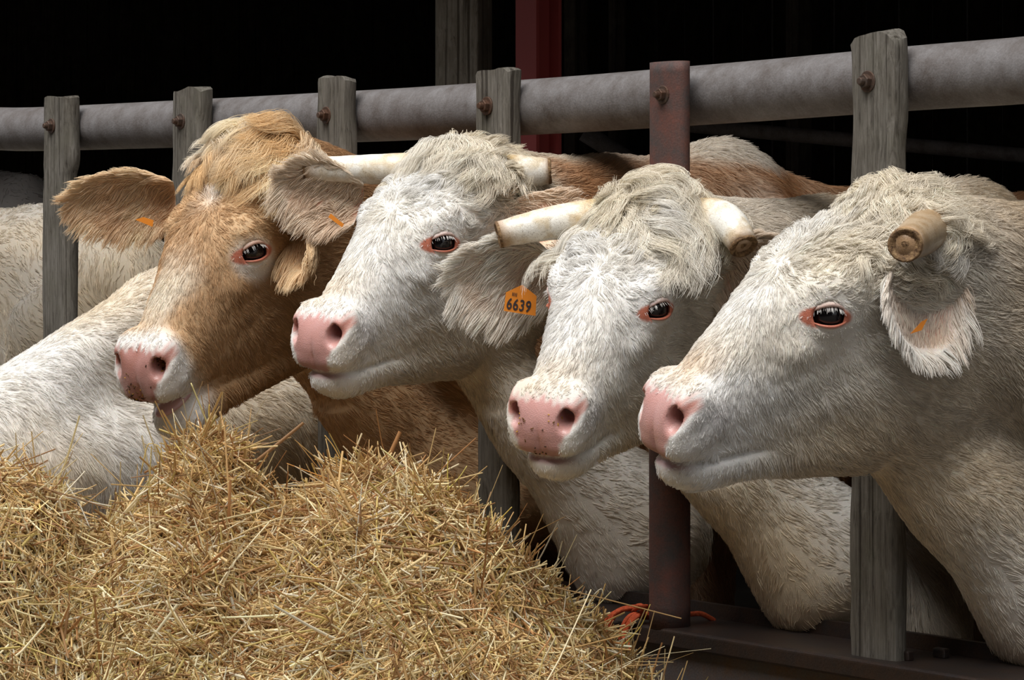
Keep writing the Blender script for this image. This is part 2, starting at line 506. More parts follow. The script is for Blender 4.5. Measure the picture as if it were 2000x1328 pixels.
# the pipe upright: crushed flat at the top where it is bolted
top, u, Y = on_plane(1308, 121, RAIL_R + .032)
n = 20; V = []; F = []
zs_ = np.concatenate([np.linspace(top[2], top[2] - .30, 16), np.linspace(top[2] - .33, CURB_Z - .004, 18)])
nop = Noise(77)
for z in zs_:
    f = sstep(top[2] - .29, top[2] - .22, np.array(z))
    ra, rb = lerp(.037, .050, f), lerp(.037, .022, f)
    if f < .02 and z > top[2] - .42: ra = lerp(.031, .037, float(sstep(top[2] - .33, top[2] - .30, np.array(z))))
    for k in range(n):
        a = 2 * math.pi * k / n
        ca, sa = math.cos(a), math.sin(a)
        V.append(at(u, RAIL_R + .032, z) + FD * ra * np.sign(ca) * abs(ca) ** (.8) + FO * rb * np.sign(sa) * abs(sa) ** .9)
m = len(zs_)
F = [(i * n + j, (i + 1) * n + j, (i + 1) * n + (j + 1) % n, i * n + (j + 1) % n) for i in range(m - 1) for j in range(n)] + [tuple(range(n)), tuple((m - 1) * n + j for j in range(n))[::-1]]
pp = mesh_obj('pipe_upright', np.array(V) - FL, F, PIPE_M, fence)
bolt(1295, 185, RAIL_R + .053, pp, .0105)

# ------------------------------------------------------------------ steel trough edge at the foot of the fence
curb = tag(empty('trough_edge', at(ray_u(1500, CURB_OFF)[0], CURB_OFF, 0)), 'dark steel trough edge with rounded lip under the fence', 'trough')
CL = np.array(curb.location)
def profile(name, prof, mat, u0=-1.0, u1=7.0):
    """Extrude a closed outline (distance out, height) along the fence."""
    n = len(prof)
    V = [at(uu, o_, z_) for uu in (u0, u1) for o_, z_ in prof]
    F = [(k, (k + 1) % n, n + (k + 1) % n, n + k) for k in range(n)] + [tuple(range(n))[::-1], tuple(n + k for k in range(n))]
    o = mesh_obj(name, np.array(V) - CL, F, mat, curb, smooth=False)
    bm = bmesh.new(); bm.from_mesh(o.data); bmesh.ops.recalc_face_normals(bm, faces=bm.faces); bm.to_mesh(o.data); bm.free()
    return o
c0, z0 = CURB_OFF, CURB_Z
arc = [(c0 - .007 + .007 * math.cos(a), z0 - .007 + .007 * math.sin(a)) for a in np.linspace(math.pi / 2, 0, 5)]
profile('lip', [(c0 - .185, z0), *arc, (c0, z0 - .030), (c0 - .006, z0 - .035), (c0 - .012, z0 - .030), (c0 - .012, z0 - .016), (c0 - .185, z0 - .016)], CURB_M)
profile('back_rim', [(c0 - .185, z0 + .028), (c0 - .172, z0 + .028), (c0 - .172, z0 - .05), (c0 - .185, z0 - .05)], CURB_M)
profile('front_plate', [(c0 - .022, z0 - .016), (c0 - .028, z0 - .016), (c0 - .028, 0), (c0 - .022, 0)], PLATE_M)
for xx, yy in ((1838, 1262), (1768, 1283)):
    u, Y = ray_u(xx, CURB_OFF - .13 if xx == 1838 else CURB_OFF - .06)
    box('weld_lug', at(u, CURB_OFF - .13 if xx == 1838 else CURB_OFF - .06, CURB_Z + .008) - CL, FD, FO, UP, .014, .008, .009, CURB_M, curb, .003)

# ------------------------------------------------------------------ orange twine tied round the pipe foot and over the lip
TW = Mat('orange_baler_twine', .7, spec=.2)
_cc = TW.coords((1, 1, 1)); TW.base(TW.ramp(TW.noise(_cc, 160, 3), [(.3, srgb(150, 62, 34)), (.7, srgb(214, 98, 60))])); TW.bump(TW.noise(_cc, 500, 2), .5, .002); TW = TW.m
twine = tag(empty('baler_twine', at(ray_u(1240, CURB_OFF)[0], CURB_OFF, CURB_Z)), 'orange baler twine knotted over the trough lip by the pipe', 'twine')
TL = np.array(twine.location)
def smooth_path(P, n=26):
    P = np.array(P, float); k = len(P)
    t = np.linspace(0, k - 1, n); out = []
    for q in t:
        i = min(int(q), k - 2); f = q - i
        p0, p1, p2, p3 = P[max(i - 1, 0)], P[i], P[i + 1], P[min(i + 2, k - 1)]
        out.append(.5 * ((2 * p1) + (-p0 + p2) * f + (2 * p0 - 5 * p1 + 4 * p2 - p3) * f * f + (-p0 + 3 * p1 - 3 * p2 + p3) * f ** 3))
    return np.array(out)
rt = random.Random(4)
def tw(pxs, r=.0035):
    P = [on_plane(x, y, o_)[0] for x, y, o_ in pxs]
    V, F = tube(smooth_path(P), r, 8)
    mesh_obj('strand', V - TL, F, TW, twine)
for k in range(6):
    j = lambda a=3: rt.uniform(-a, a)
    tw([(1300 + j(), 1206 + j(2), .05), (1262 + j(), 1200 + j(3), .10), (1238 + k * 3 - 8, 1204 + j(2), .128), (1222 + k * 3 - 8 + j(2), 1226 + j(), .136), (1216 + k * 2.4 - 6 + j(2), 1250 + j(), .135)], .0036)
for k in range(5):
    j = lambda a=3: rt.uniform(-a, a)
    tw([(1262 + j(), 1186 + j(4), .07), (1240 + j(), 1187 + j(3), .10), (1205 + k * 2, 1193 + j(2), .128), (1186 + k * 3 + j(2), 1210 + j(), .138), (1180 + k * 3 + j(2), 1236 + j(), .136)], .0036)
for k in range(4):
    j = lambda a=3: rt.uniform(-a, a)
    tw([(1236 + j(), 1196 + j(2), .10), (1248 + j(), 1184 + j(3), .125), (1260 + j(), 1190 + j(2), .115), (1252 + j(), 1203 + j(2), .10), (1290, 1208 + j(2), .06)], .004)
tw([(1218, 1238, .137), (1222, 1252, .139), (1228, 1262, .139), (1232, 1268, .139)], .006)
tw([(1345, 1200, .03), (1370, 1199, .0), (1395, 1212, -.03)], .005)
# ------------------------------------------------------------------ cow head as an implicit surface
# head frame: x from poll to muzzle, y to the cow's left, z out of the forehead; metres, before scaling
HX = np.array([-.10, -.05, .00, .05, .10, .15, .20, .25, .30, .35, .40, .445, .475])
HZC = np.array([-.135, -.13, -.125, -.12, -.116, -.114, -.116, -.120, -.124, -.127, -.130, -.130, -.130])
HTH = np.radians([0, 25, 45, 65, 90, 115, 140, 160, 180])
HR = np.array([
    [.100, .105, .110, .110, .108, .112, .138, .175, .195],
    [.110, .120, .130, .127, .112, .115, .152, .202, .226],
    [.116, .131, .147, .138, .112, .116, .160, .220, .248],
    [.121, .136, .152, .143, .112, .116, .163, .228, .260],
    [.125, .138, .154, .146, .112, .115, .161, .226, .260],
    [.122, .132, .149, .143, .111, .113, .154, .216, .248],
    [.117, .124, .132, .124, .105, .108, .143, .196, .226],
    [.106, .110, .112, .104, .096, .100, .128, .172, .197],
    [.092, .093, .092, .087, .086, .090, .111, .146, .166],
    [.076, .077, .077, .076, .076, .078, .092, .118, .136],
    [.061, .064, .067, .070, .072, .071, .078, .094, .107],
    [.049, .054, .062, .070, .072, .067, .064, .070, .076],
    [.042, .048, .056, .063, .065, .058, .050, .050, .052]])
def _dense():
    gx = np.linspace(-.10, .475, 116); gt = np.linspace(0, math.pi, 73)
    A = np.stack([np.interp(gx, HX, HR[:, j]) for j in range(len(HTH))], 1)
    A = np.stack([np.interp(gt, HTH, A[i]) for i in range(len(gx))], 0)
    zc = np.interp(gx, HX, HZC)
    k = np.array([1, 4, 6, 4, 1]) / 16
    for _ in range(3):
        Ap = np.pad(A, ((2, 2), (2, 2)), mode='reflect'); Ap[:2, 2:-2] = A[:1]; Ap[-2:, 2:-2] = A[-1:]
        B = sum(k[i] * Ap[i:i + A.shape[0], 2:-2] for i in range(5))
        Bp = np.pad(B, ((0, 0), (2, 2)), mode='reflect')
        A = sum(k[i] * Bp[:, i:i + A.shape[1]] for i in range(5))
        zc = np.convolve(np.pad(zc, 2, mode='edge'), k, 'valid')
    return gx, gt, A.astype(np.float32), zc.astype(np.float32)
GX, GT, GR, GZ = _dense()
EYE = np.array([.180, .101, -.064])          # left eyeball centre
EYE_R = 0.027
KZ = 1.15                                     # the head frame is stretched this much from forehead to jaw
NOSTRIL = np.array([.468, .047, -.096])

FX = 0.05                                     # the face in front of the eyes is drawn out by this share
def stretch(q):
    q = np.array(q, float); q[..., 0] += FX * np.maximum(q[..., 0] - .18, 0); return q
def unstretch(q):
    q = np.array(q); q[..., 0] -= FX / (1 + FX) * np.maximum(q[..., 0] - .18, 0); return q
def slant(x, z):
    """The muzzle is cut obliquely: its top sits further back than the upper lip."""
    return x + .50 * np.clip(z + .12, -.052, .065) * sstep(.34, .45, x)
def head_sdf(p, jaw=0.0, hole=True):
    x, y, z = p[:, 0], p[:, 1], p[:, 2]
    x = slant(x, z)
    ay = np.abs(y)
    zc = np.interp(x, GX, GZ)
    dz = z - zc
    rho = np.hypot(ay, dz); th = np.arctan2(ay, dz)
    fi = np.clip((x - GX[0]) / (GX[1] - GX[0]), 0, len(GX) - 1.001); i = fi.astype(int); fi -= i
    fj = np.clip(th / (GT[1] - GT[0]), 0, len(GT) - 1.001); j = fj.astype(int); fj -= j
    R = (GR[i, j] * (1 - fj) + GR[i, j + 1] * fj) * (1 - fi) + (GR[i + 1, j] * (1 - fj) + GR[i + 1, j + 1] * fj) * fi
    d = (rho - R) * 0.9
    d = smax(d, x - .468, .05)
    d = smax(d, -(x + .085), .06)
    d = smin(d, ell(x, ay, z, (.147, .104, -.034), (.046, .022, .019), .25), .025)     # brow
    d = smin(d, ell(x, ay, z, (.20, .088, -.098), (.055, .016, .012), .1), .03)        # cheek crest
    d = smin(d, ell(x, ay, z, (.085, .074, -.215), (.095, .032, .095)), .05)             # masseter
    d = smin(d, ell(x, y, z, (-.015, 0, -.034), (.05, .095, .036)), .05)                   # poll
    d = smin(d, ell(x, ay, z, (.430, .022, -.124), (.062, .055, .041)), .025)           # muzzle
    d = smin(d, ell(x, ay, z, (.440, .051, -.102), (.044, .034, .027), -.3), .018)     # nostril wing
    d = smin(d, ell(x, ay, z, (.428, .034, -.143), (.056, .042, .025)), .018)          # upper lip
    d = smax(d, (x - .484) * .97 - (z + .12) * .10, .03)                                # flat front of the nose
    # lower jaw and chin, swung open by jaw (radians) about the jaw hinge
    if jaw:
        cj, sj = math.cos(jaw), math.sin(jaw)
        xx, zz = x - .06, z + .15
        xj, zj = .06 + xx * cj - zz * sj, -.15 + xx * sj + zz * cj
    else: xj, zj = x, z
    lo = ell(xj, y, zj, (.413, 0, -.194), (.056, .055, .031))
    lo = smin(lo, cone(np.stack([xj, y * .7, zj], 1), (.41, 0, -.202), (.18, 0, -.275), .034, .060), .03)
    d = smin(d, lo, .016 if not jaw else .006)
    # mouth line from the front of the lip to the corner
    zm = -.164 - .36 * np.clip(.475 - x, 0, .15)
    d = d + .008 * np.exp(-((z - zm) / .0055) ** 2) * sstep(.315, .37, x) * (1 if not jaw else .6)
    if jaw:
        d = smax(d, -ell(x, y, z, (.43, 0, -.186), (.075, .040, .011), .06), .006)
    # nostrils: a round well that runs back, and the slit curling up and outward
    P = np.stack([x, ay, z], 1)
    nz = cone(P, (.502, .067, -.109), (.39, .034, -.098), .0165, .013)
    nz = smin(nz, cone(P, (.494, .066, -.111), (.470, .084, -.103), .0148, .0135), .008)
    nz = smin(nz, cone(P, (.470, .084, -.103), (.440, .089, -.083), .0135, .0085), .008)
    d = smax(d, -nz, .008)
    d = d + .0035 * np.exp(-((ay / .004) ** 2)) * sstep(.455, .475, x) * sstep(-.10, -.14, z)     # philtrum
    # eye socket
    zt = z * KZ; et = EYE * [1, 1, KZ]
    de = np.sqrt((x - et[0]) ** 2 + (ay - et[1]) ** 2 + (zt - et[2]) ** 2)
    d = smin(d, de - .0335, .022)
    if not hole: return d
    d = smax(d, -(de - .0282), .004)
    en, ef, eu = eye_frame()
    e0 = et + ef * .003
    d = smax(d, -cone(np.stack([x, ay, zt], 1), e0, e0 + en * .06, .0225, .026), .004)
    return d

def eye_frame():
    """Outward normal, direction to the inner corner, and up, for the left eye."""
    n = np.array([.30, .93, .22]); n /= np.linalg.norm(n)
    f = np.array([.82, -.25, .40]); f -= n * (f @ n); f /= np.linalg.norm(f)
    u = np.cross(f, n); u = u if u[2] > 0 else -u
    return n, f, u

ALM = (.041, .029, .0160, .0140)             # almond opening: towards the inner corner, outer corner, up, down
def almond(ph, lid=0.0):
    c, sn = math.cos(ph), math.sin(ph)
    a = ALM[0] if c > 0 else ALM[1]
    b = (ALM[2] - lid) if sn > 0 else ALM[3]
    if c > 0: b *= 1 - .62 * c ** 2.2
    else: b *= 1 - .25 * c ** 4
    return a * c, b * sn - .005 * max(c, 0) ** 2
def lid_mesh(side, lid=0.0):
    """Eyelids: skin stretched over the eyeball with an almond opening. Returns V, quads, rim weight."""
    n, f, u = eye_frame()
    et = EYE * [1, 1, KZ]
    nphi, ns = 56, 11
    R0 = EYE_R + .0012
    q = np.linspace(0, 1, ns)[:, None]; phs = np.linspace(0, 2 * math.pi, nphi, endpoint=False)
    am = np.array([almond(p_, lid) for p_ in phs])
    ax, bx = am[None, :, 0], am[None, :, 1]
    sn = np.sin(phs)[None]
    q2 = np.maximum(q - .1, 0) / .9
    r0 = np.maximum(np.hypot(ax, bx), .013)
    grow = q2 * np.where(sn > -.2, .026, .022)
    X = ax * (1 + grow / r0 * .75); Yy = bx * (1 + grow / r0) + np.where(sn > 0, q2 * .005 * sn, 0)
    r = np.hypot(X, Yy)
    h = np.sqrt(np.maximum(R0 ** 2 - np.minimum(r, R0 * .93) ** 2, 0))
    P0 = et + f * X[..., None] + u * Yy[..., None]
    hs = np.full(X.shape, -.03); done = np.zeros(X.shape, bool)
    for step in np.arange(.045, -.03, -.0012):           # height of the face itself over each point
        pp = ((P0 + n * step) / [1, 1, KZ]).reshape(-1, 3)
        ins = (head_sdf(pp, 0.0, False) < 0).reshape(X.shape) & ~done
        hs[ins] = step; done |= ins
    w = sstep(.25, .75, q)
    hh = np.maximum(h, hs * .6 + h * .4 * (r < R0)) * (1 - w) + hs * w
    hh = hh + .0040 * np.exp(-((q - .24) / .13) ** 2) - .004 * (q < .04) + .0012 * (1 - w) - .006 * sstep(.7, 1.0, q)
    V = (P0 + n * hh[..., None]).reshape(-1, 3)
    rim = ((1 - sstep(.22, .40, q)) * np.where(sn > .15, .5, 1.0)).ravel()
    # the pink corner and socket floor behind the opening
    Q = np.array([(s * nphi + k, s * nphi + (k + 1) % nphi, (s + 1) * nphi + (k + 1) % nphi, (s + 1) * nphi + k)
                  for s in range(ns - 1) for k in range(nphi)])
    if side < 0:
        V = V * [1, -1, 1]; Q = Q[:, ::-1]
    fn = np.cross(V[Q[0, 1]] - V[Q[0, 0]], V[Q[0, 2]] - V[Q[0, 0]])
    if fn @ (n * [1, side, 1]) < 0: Q = Q[:, ::-1]
    return V / [1, 1, KZ], Q, np.array(rim)
# ------------------------------------------------------------------ cows
def fur_material():
    M = Mat('coat_hair', 0.62, spec=0.25)
    at = M.node('ShaderNodeAttribute', attribute_name='coat')
    M.base(at.outputs['Color'])
    tr = M.node('ShaderNodeBsdfTranslucent'); M.l.new(at.outputs['Color'], tr.inputs['Color'])
    mx = M.node('ShaderNodeMixShader'); mx.inputs[0].default_value = 0.22
    M.l.new(M.b.outputs[0], mx.inputs[1]); M.l.new(tr.outputs[0], mx.inputs[2])
    M.l.new(mx.outputs[0], M.n['Material Output'].inputs['Surface'])
    return M.m
def skin_material():
    M = Mat('cow_skin', 0.7, spec=0.4)
    at = M.node('ShaderNodeAttribute', attribute_name='coat')
    wet = M.node('ShaderNodeAttribute', attribute_name='wet')
    co = M.coords()
    sp = M.noise(co, 700, 2)
    c = M.mix(0.25, at.outputs['Color'], M.ramp(sp, [(.3, (.6, .6, .6)), (.7, (1, 1, 1))]), 'MULTIPLY')
    M.base(c)
    M.rough(M.ramp(wet.outputs['Fac'], [(0, (.8,) * 3), (1, (.27,) * 3)]))
    v = M.node('ShaderNodeTexVoronoi', Scale=420); M.l.new(co, v.inputs['Vector'])
    M.bump(v.outputs['Distance'], 0.22, 0.0015)
    M.b.inputs['Subsurface Weight'].default_value = 0.08
    M.b.inputs['Subsurface Radius'].default_value = (.01, .004, .002)
    return M.m
FUR, SKIN = fur_material(), skin_material()
QUAL = 1.0
EYE_M = Mat('eye_wet_black', 0.04, (0.006, 0.005, 0.006), spec=0.6).m
HORN_M = Mat('horn', 0.38, spec=0.45)
_c = HORN_M.node('ShaderNodeAttribute', attribute_name='coat').outputs['Color']
_co = HORN_M.coords()
_w = HORN_M.node('ShaderNodeTexVoronoi', Scale=85, feature='DISTANCE_TO_EDGE')
_dn = HORN_M.node('ShaderNodeTexNoise', Scale=30, Detail=3)
HORN_M.l.new(_co, _dn.inputs['Vector'])
_mixv = HORN_M.mix(0.14, _co, _dn.outputs['Color'])
HORN_M.l.new(_mixv, _w.inputs['Vector'])
_crack = HORN_M.ramp(_w.outputs['Distance'], [(0.0, (.22, .15, .08)), (0.045, (1, 1, 1))])
_st = HORN_M.ramp(HORN_M.noise(_co, 26, 5), [(.36, (.66, .52, .32)), (.54, (1, 1, 1))])
HORN_M.base(HORN_M.mix(0.55, HORN_M.mix(0.7, _c, _st, 'MULTIPLY'), _crack, 'MULTIPLY'))
HORN_M.bump(_w.outputs['Distance'], 0.15, 0.002)
HORN_M = HORN_M.m
CUT_M = Mat('cut_horn', 0.8)
_co = CUT_M.coords()
CUT_M.base(CUT_M.ramp(CUT_M.noise(_co, 130, 5), [(.3, srgb(70, 48, 30)), (.5, srgb(128, 98, 66)), (.72, srgb(176, 146, 104))]))
CUT_M.bump(CUT_M.noise(_co, 180, 4), 0.6, 0.004)
CUT_M = CUT_M.m

TAG_M = Mat('orange_tag_plastic', .45, srgb(232, 140, 44)).m
TONGUE_M = Mat('tongue', .35, srgb(196, 156, 154)).m
INK_M = Mat('black_tag_ink', .7, srgb(52, 42, 44)).m
PINK = np.array(srgb(206, 156, 149)); LIP = np.array(srgb(170, 126, 124)); LID = np.array(srgb(190, 112, 88))
WHITE = np.array(srgb(238, 235, 230)); CREAM = np.array(srgb(222, 206, 174)); TAN = np.array(srgb(206, 172, 132)); BROWN = np.array(srgb(176, 136, 98))

def mixc(a, b, t): return a + (b - a) * np.asarray(t)[:, None]

def pad_mask(p):
    """Bare pink nose: the front of the muzzle between the nostrils, down to the upper lip."""
    x, ay, z = slant(p[:, 0], p[:, 2]), np.abs(p[:, 1]), p[:, 2]
    # outline of the bare pad seen from the front: rounded at the top, drawn in towards the lip
    half = .052 + .032 * np.exp(-((z + .096) / .024) ** 2) - .25 * np.maximum(-.120 - z, 0)
    top = -.080 - .9 * np.maximum(ay - .070, 0)
    dist = np.minimum(np.minimum(half - ay, top - z), z + .170)
    wob = .002 * np.sin(ay * 330 + z * 210) + .0015 * np.sin(z * 520 - ay * 270)
    return sstep(-.004, .006, dist + wob) * sstep(.415, .435, x)

def coat_white(ph, pw, no, spec):
    n1, n2 = no(pw, 9.0), no(pw + 3.1, 26.0)
    c = mixc(np.tile(WHITE, (len(pw), 1)), CREAM, np.clip(.08 + .18 * n1 + .12 * n2, 0, .7))
    top = sstep(.10, -.03, ph[:, 0]) * sstep(-.12, -.02, ph[:, 2]) * (ph[:, 0] > -.15)
    c = mixc(c, CREAM, .45 * top)
    br = np.exp(-((ph[:, 0] - .405) / .055) ** 2) * sstep(-.09, -.06, ph[:, 2]) * (ph[:, 0] > .2)
    c = mixc(c, np.array(srgb(206, 168, 112)), br * spec.get('bridge', .35) * (.7 + .3 * n2))
    gr = np.exp(-(((ph[:, 0] - .40) / .035) ** 2 + ((ph[:, 2] + .125) / .03) ** 2)) * (ph[:, 0] > .3)
    c = mixc(c, np.array(srgb(170, 164, 164)), gr * .55)                # thin grey hair beside the nose
    nk = sstep(.0, -.25, ph[:, 0])
    c = mixc(c, np.array(srgb(206, 186, 158)), np.clip(nk * (.48 + .3 * n1) * spec.get('warm', 1.0), 0, 1))  # neck tint, deepened in place of warm light bounced into its shade
    ck = sstep(-.10, -.26, ph[:, 2]) * sstep(.40, .30, ph[:, 0])
    c = mixc(c, np.array(srgb(218, 200, 172)), np.clip(ck * (.42 + .3 * n1), 0, 1))  # lower cheeks coloured warm, standing in for bounced light in their shade
    for c_, r_ in spec.get('spots', []):
        c = mixc(c, np.array(srgb(226, 176, 168)), .75 * np.exp(-(np.linalg.norm(pw - c_, axis=1) / r_) ** 2) * np.clip(.7 + .5 * n2, 0, 1))
    if 'body' in spec:
        a_ = (pw - spec['G']) @ FI
        bw = np.maximum(sstep(-.06, .10, a_), sstep(-.36, -.22, a_) * sstep(1.18, 1.26, pw[:, 2])) * sstep(-.10, -.16, ph[:, 0]) * sstep(spec['body'][1], spec['body'][1] - .03, pw[:, 2] + .012 * n2)
        c = mixc(c, np.array(spec['body'][0]), np.clip(bw * (.85 + .2 * n2), 0, 1))
    return c

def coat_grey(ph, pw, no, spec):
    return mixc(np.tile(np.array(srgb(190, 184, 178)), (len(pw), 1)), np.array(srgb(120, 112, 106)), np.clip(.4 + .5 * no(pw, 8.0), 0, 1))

def coat_tan(ph, pw, no, spec):
    n1, n2 = no(pw, 9.0), no(pw + 3.1, 30.0)
    x, y, z = ph[:, 0], ph[:, 1], ph[:, 2]
    c = mixc(np.tile(TAN, (len(pw), 1)), BROWN, np.clip(.25 + .3 * n1, 0, .8))
    c = mixc(c, np.array(srgb(156, 112, 74)), .8 * sstep(.02, -.2, x))
    br = sstep(.055, .02, np.abs(y) + .012 * n2) * sstep(-.09, -.045, z) * sstep(.20, .33, x)
    c = mixc(c, np.array(srgb(232, 222, 204)), br * .9)
    mz = sstep(.375, .425, x + .012 * n2)
    c = mixc(c, WHITE, mz * .95)
    star = np.exp(-(((x - .075 + .01 * n2) / .055) ** 2 + (y / .030) ** 2)) * (z > -.06)
    c = mixc(c, WHITE, np.clip(star * 1.6, 0, 1))
    dl = np.sqrt((x - EYE[0]) ** 2 + (np.abs(y) - EYE[1]) ** 2 + (z - EYE[2] + .01) ** 2)
    c = mixc(c, WHITE, sstep(.060, .036, dl + .006 * n2) * .9)
    ch = sstep(-.215, -.235, z) * (x > .05) * (x < .42)
    c = mixc(c, np.array(srgb(198, 160, 118)), ch * .6)
    fc = sstep(.28, .10, x) * sstep(-.07, -.02, z) * sstep(-.04, .04, x)
    c = mixc(c, np.array(srgb(216, 184, 142)), fc * .55 * (1 - np.clip(star * 1.6, 0, 1)))
    return c

def strands(R, rng, roots, nrml, tang, L, lift, curl, cfreq, phase, k=6, clump=0.0, nclump=0):
    """Bent, waving hairs from roots; optionally drawn into locks."""
    n = len(roots)
    t = np.linspace(0, 1, k)[None, :, None]
    side = np.cross(nrml, tang)
    Lc = L[:, None, None]
    lf = lift[:, None, None]
    ph = phase[:, None, None]
    P = roots[:, None] + Lc * (tang[:, None] * t + nrml[:, None] * lf * (t - .62 * t * t))
    P = P + Lc * curl[:, None, None] * t * (side[:, None] * np.sin(cfreq * t * 6.28 + ph) + nrml[:, None] * .5 * np.cos(cfreq * t * 6.28 + ph * 1.3))
    if nclump:
        gi = rng.choice(n, min(nclump, n), replace=False)
        kd = KDTree(len(gi))
        for q, g in enumerate(gi): kd.insert(roots[g], q)
        kd.balance()
        near = np.fromiter((kd.find(r)[1] for r in roots), int, n)
        g = gi[near]
        tgt = P[g] + (roots - roots[g])[:, None] * .45 + (rng.normal(size=(n, 1, 3)) * .002)
        w = np.asarray(clump).reshape(-1, 1, 1) * np.clip(t * 1.25, 0, 1) ** 1.3
        P = P * (1 - w) + tgt * w
    return P

def sample_mesh(V, Q, N, wfun, rng):
    T = np.concatenate([Q[:, [0, 1, 2]], Q[:, [0, 2, 3]]])
    a, b, c = V[T[:, 0]], V[T[:, 1]], V[T[:, 2]]
    fn = np.cross(b - a, c - a)
    ar = np.linalg.norm(fn, axis=1) * wfun((a + b + c) / 3, nrm(fn))
    cdf = np.cumsum(ar); tot = cdf[-1]
    ti = np.searchsorted(cdf, rng.uniform(0, tot, N))
    r1, r2 = rng.uniform(size=(2, N))
    s = np.sqrt(r1); u, v = 1 - s, s * r2
    p = a[ti] * u[:, None] + b[ti] * (1 - u - v)[:, None] + c[ti] * v[:, None]
    return p, T[ti], np.stack([u, 1 - u - v, v], 1)

def vnormals(V, Q):
    N = np.zeros_like(V)
    d = np.cross(V[Q[:, 2]] - V[Q[:, 0]], V[Q[:, 3]] - V[Q[:, 1]])
    for k in range(4): np.add.at(N, Q[:, k], d)
    return nrm(N)

def ear_mesh(base, tip, opening, width, cup, curlback=0.0):
    """Leaf-shaped cupped ear, two layers closed at the rim. Returns V, Q, inside weight, (s, t) of each vertex."""
    ax = tip - base; L = np.linalg.norm(ax); ax = ax / L
    op = opening - ax * (opening @ ax); op = op / np.linalg.norm(op)
    sd = np.cross(ax, op)
    ns, nt = 18, 15
    lay = []
    for layer in (0, 1):
        for i in range(ns):
            s = i / (ns - 1)
            w = width * .5 * (np.sin(np.pi * min(s * .80 + .17, .985)) ** .62)
            for j in range(nt):
                t = -1 + 2 * j / (nt - 1)
                th = .0055 * (1 - t * t) * (1 - s * .6) + .0012
                depth = cup * (1 - abs(t) ** 1.7) * (1 - .55 * s) * min(1, (1 - s) * 6 + .3)
                c = base + ax * L * s + op * (curlback * s * s * L)
                p = c + sd * w * t * (1 - .35 * cup / max(width, .01) * (1 - s)) - op * (depth + (th if layer else 0))
                lay.append((p, 0.0 if layer else 1.0, s, t))
    V = np.array([l[0] for l in lay]); ins = np.array([l[1] for l in lay]); st = np.array([l[2:] for l in lay])
    Q = []
    g = lambda l, i, j: l * ns * nt + i * nt + j
    for i in range(ns - 1):
        for j in range(nt - 1):
            Q.append((g(0, i, j), g(0, i + 1, j), g(0, i + 1, j + 1), g(0, i, j + 1)))
            Q.append((g(1, i, j), g(1, i, j + 1), g(1, i + 1, j + 1), g(1, i + 1, j)))
        Q.append((g(0, i, 0), g(1, i, 0), g(1, i + 1, 0), g(0, i + 1, 0)))
        Q.append((g(0, i, nt - 1), g(0, i + 1, nt - 1), g(1, i + 1, nt - 1), g(1, i, nt - 1)))
    for j in range(nt - 1):
        Q.append((g(0, ns - 1, j), g(1, ns - 1, j), g(1, ns - 1, j + 1), g(0, ns - 1, j + 1)))
    Q = np.array(Q)
    q = Q[(ns // 2) * (2 * (nt - 1) + 2) + nt // 2 * 2]
    if np.cross(V[q[1]] - V[q[0]], V[q[2]] - V[q[0]]) @ op < 0: Q = Q[:, ::-1]
    return V, Q, ins, st, ax, op, sd, L

def growing(lo, hi, h, far_lo, far_hi, g=1.12, hmax=.034):
    """Grid lines: spacing h between lo and hi, growing outwards to the far limits."""
    core = list(np.arange(lo, hi + h, h))
    a = [core[0]]; st = h
    while a[-1] > far_lo:
        st = min(st * g, hmax); a.append(a[-1] - st)
    b = [core[-1]]; st = h
    while b[-1] < far_hi:
        st = min(st * g, hmax); b.append(b[-1] + st)
    return np.array(a[::-1] + core[1:-1] + b)

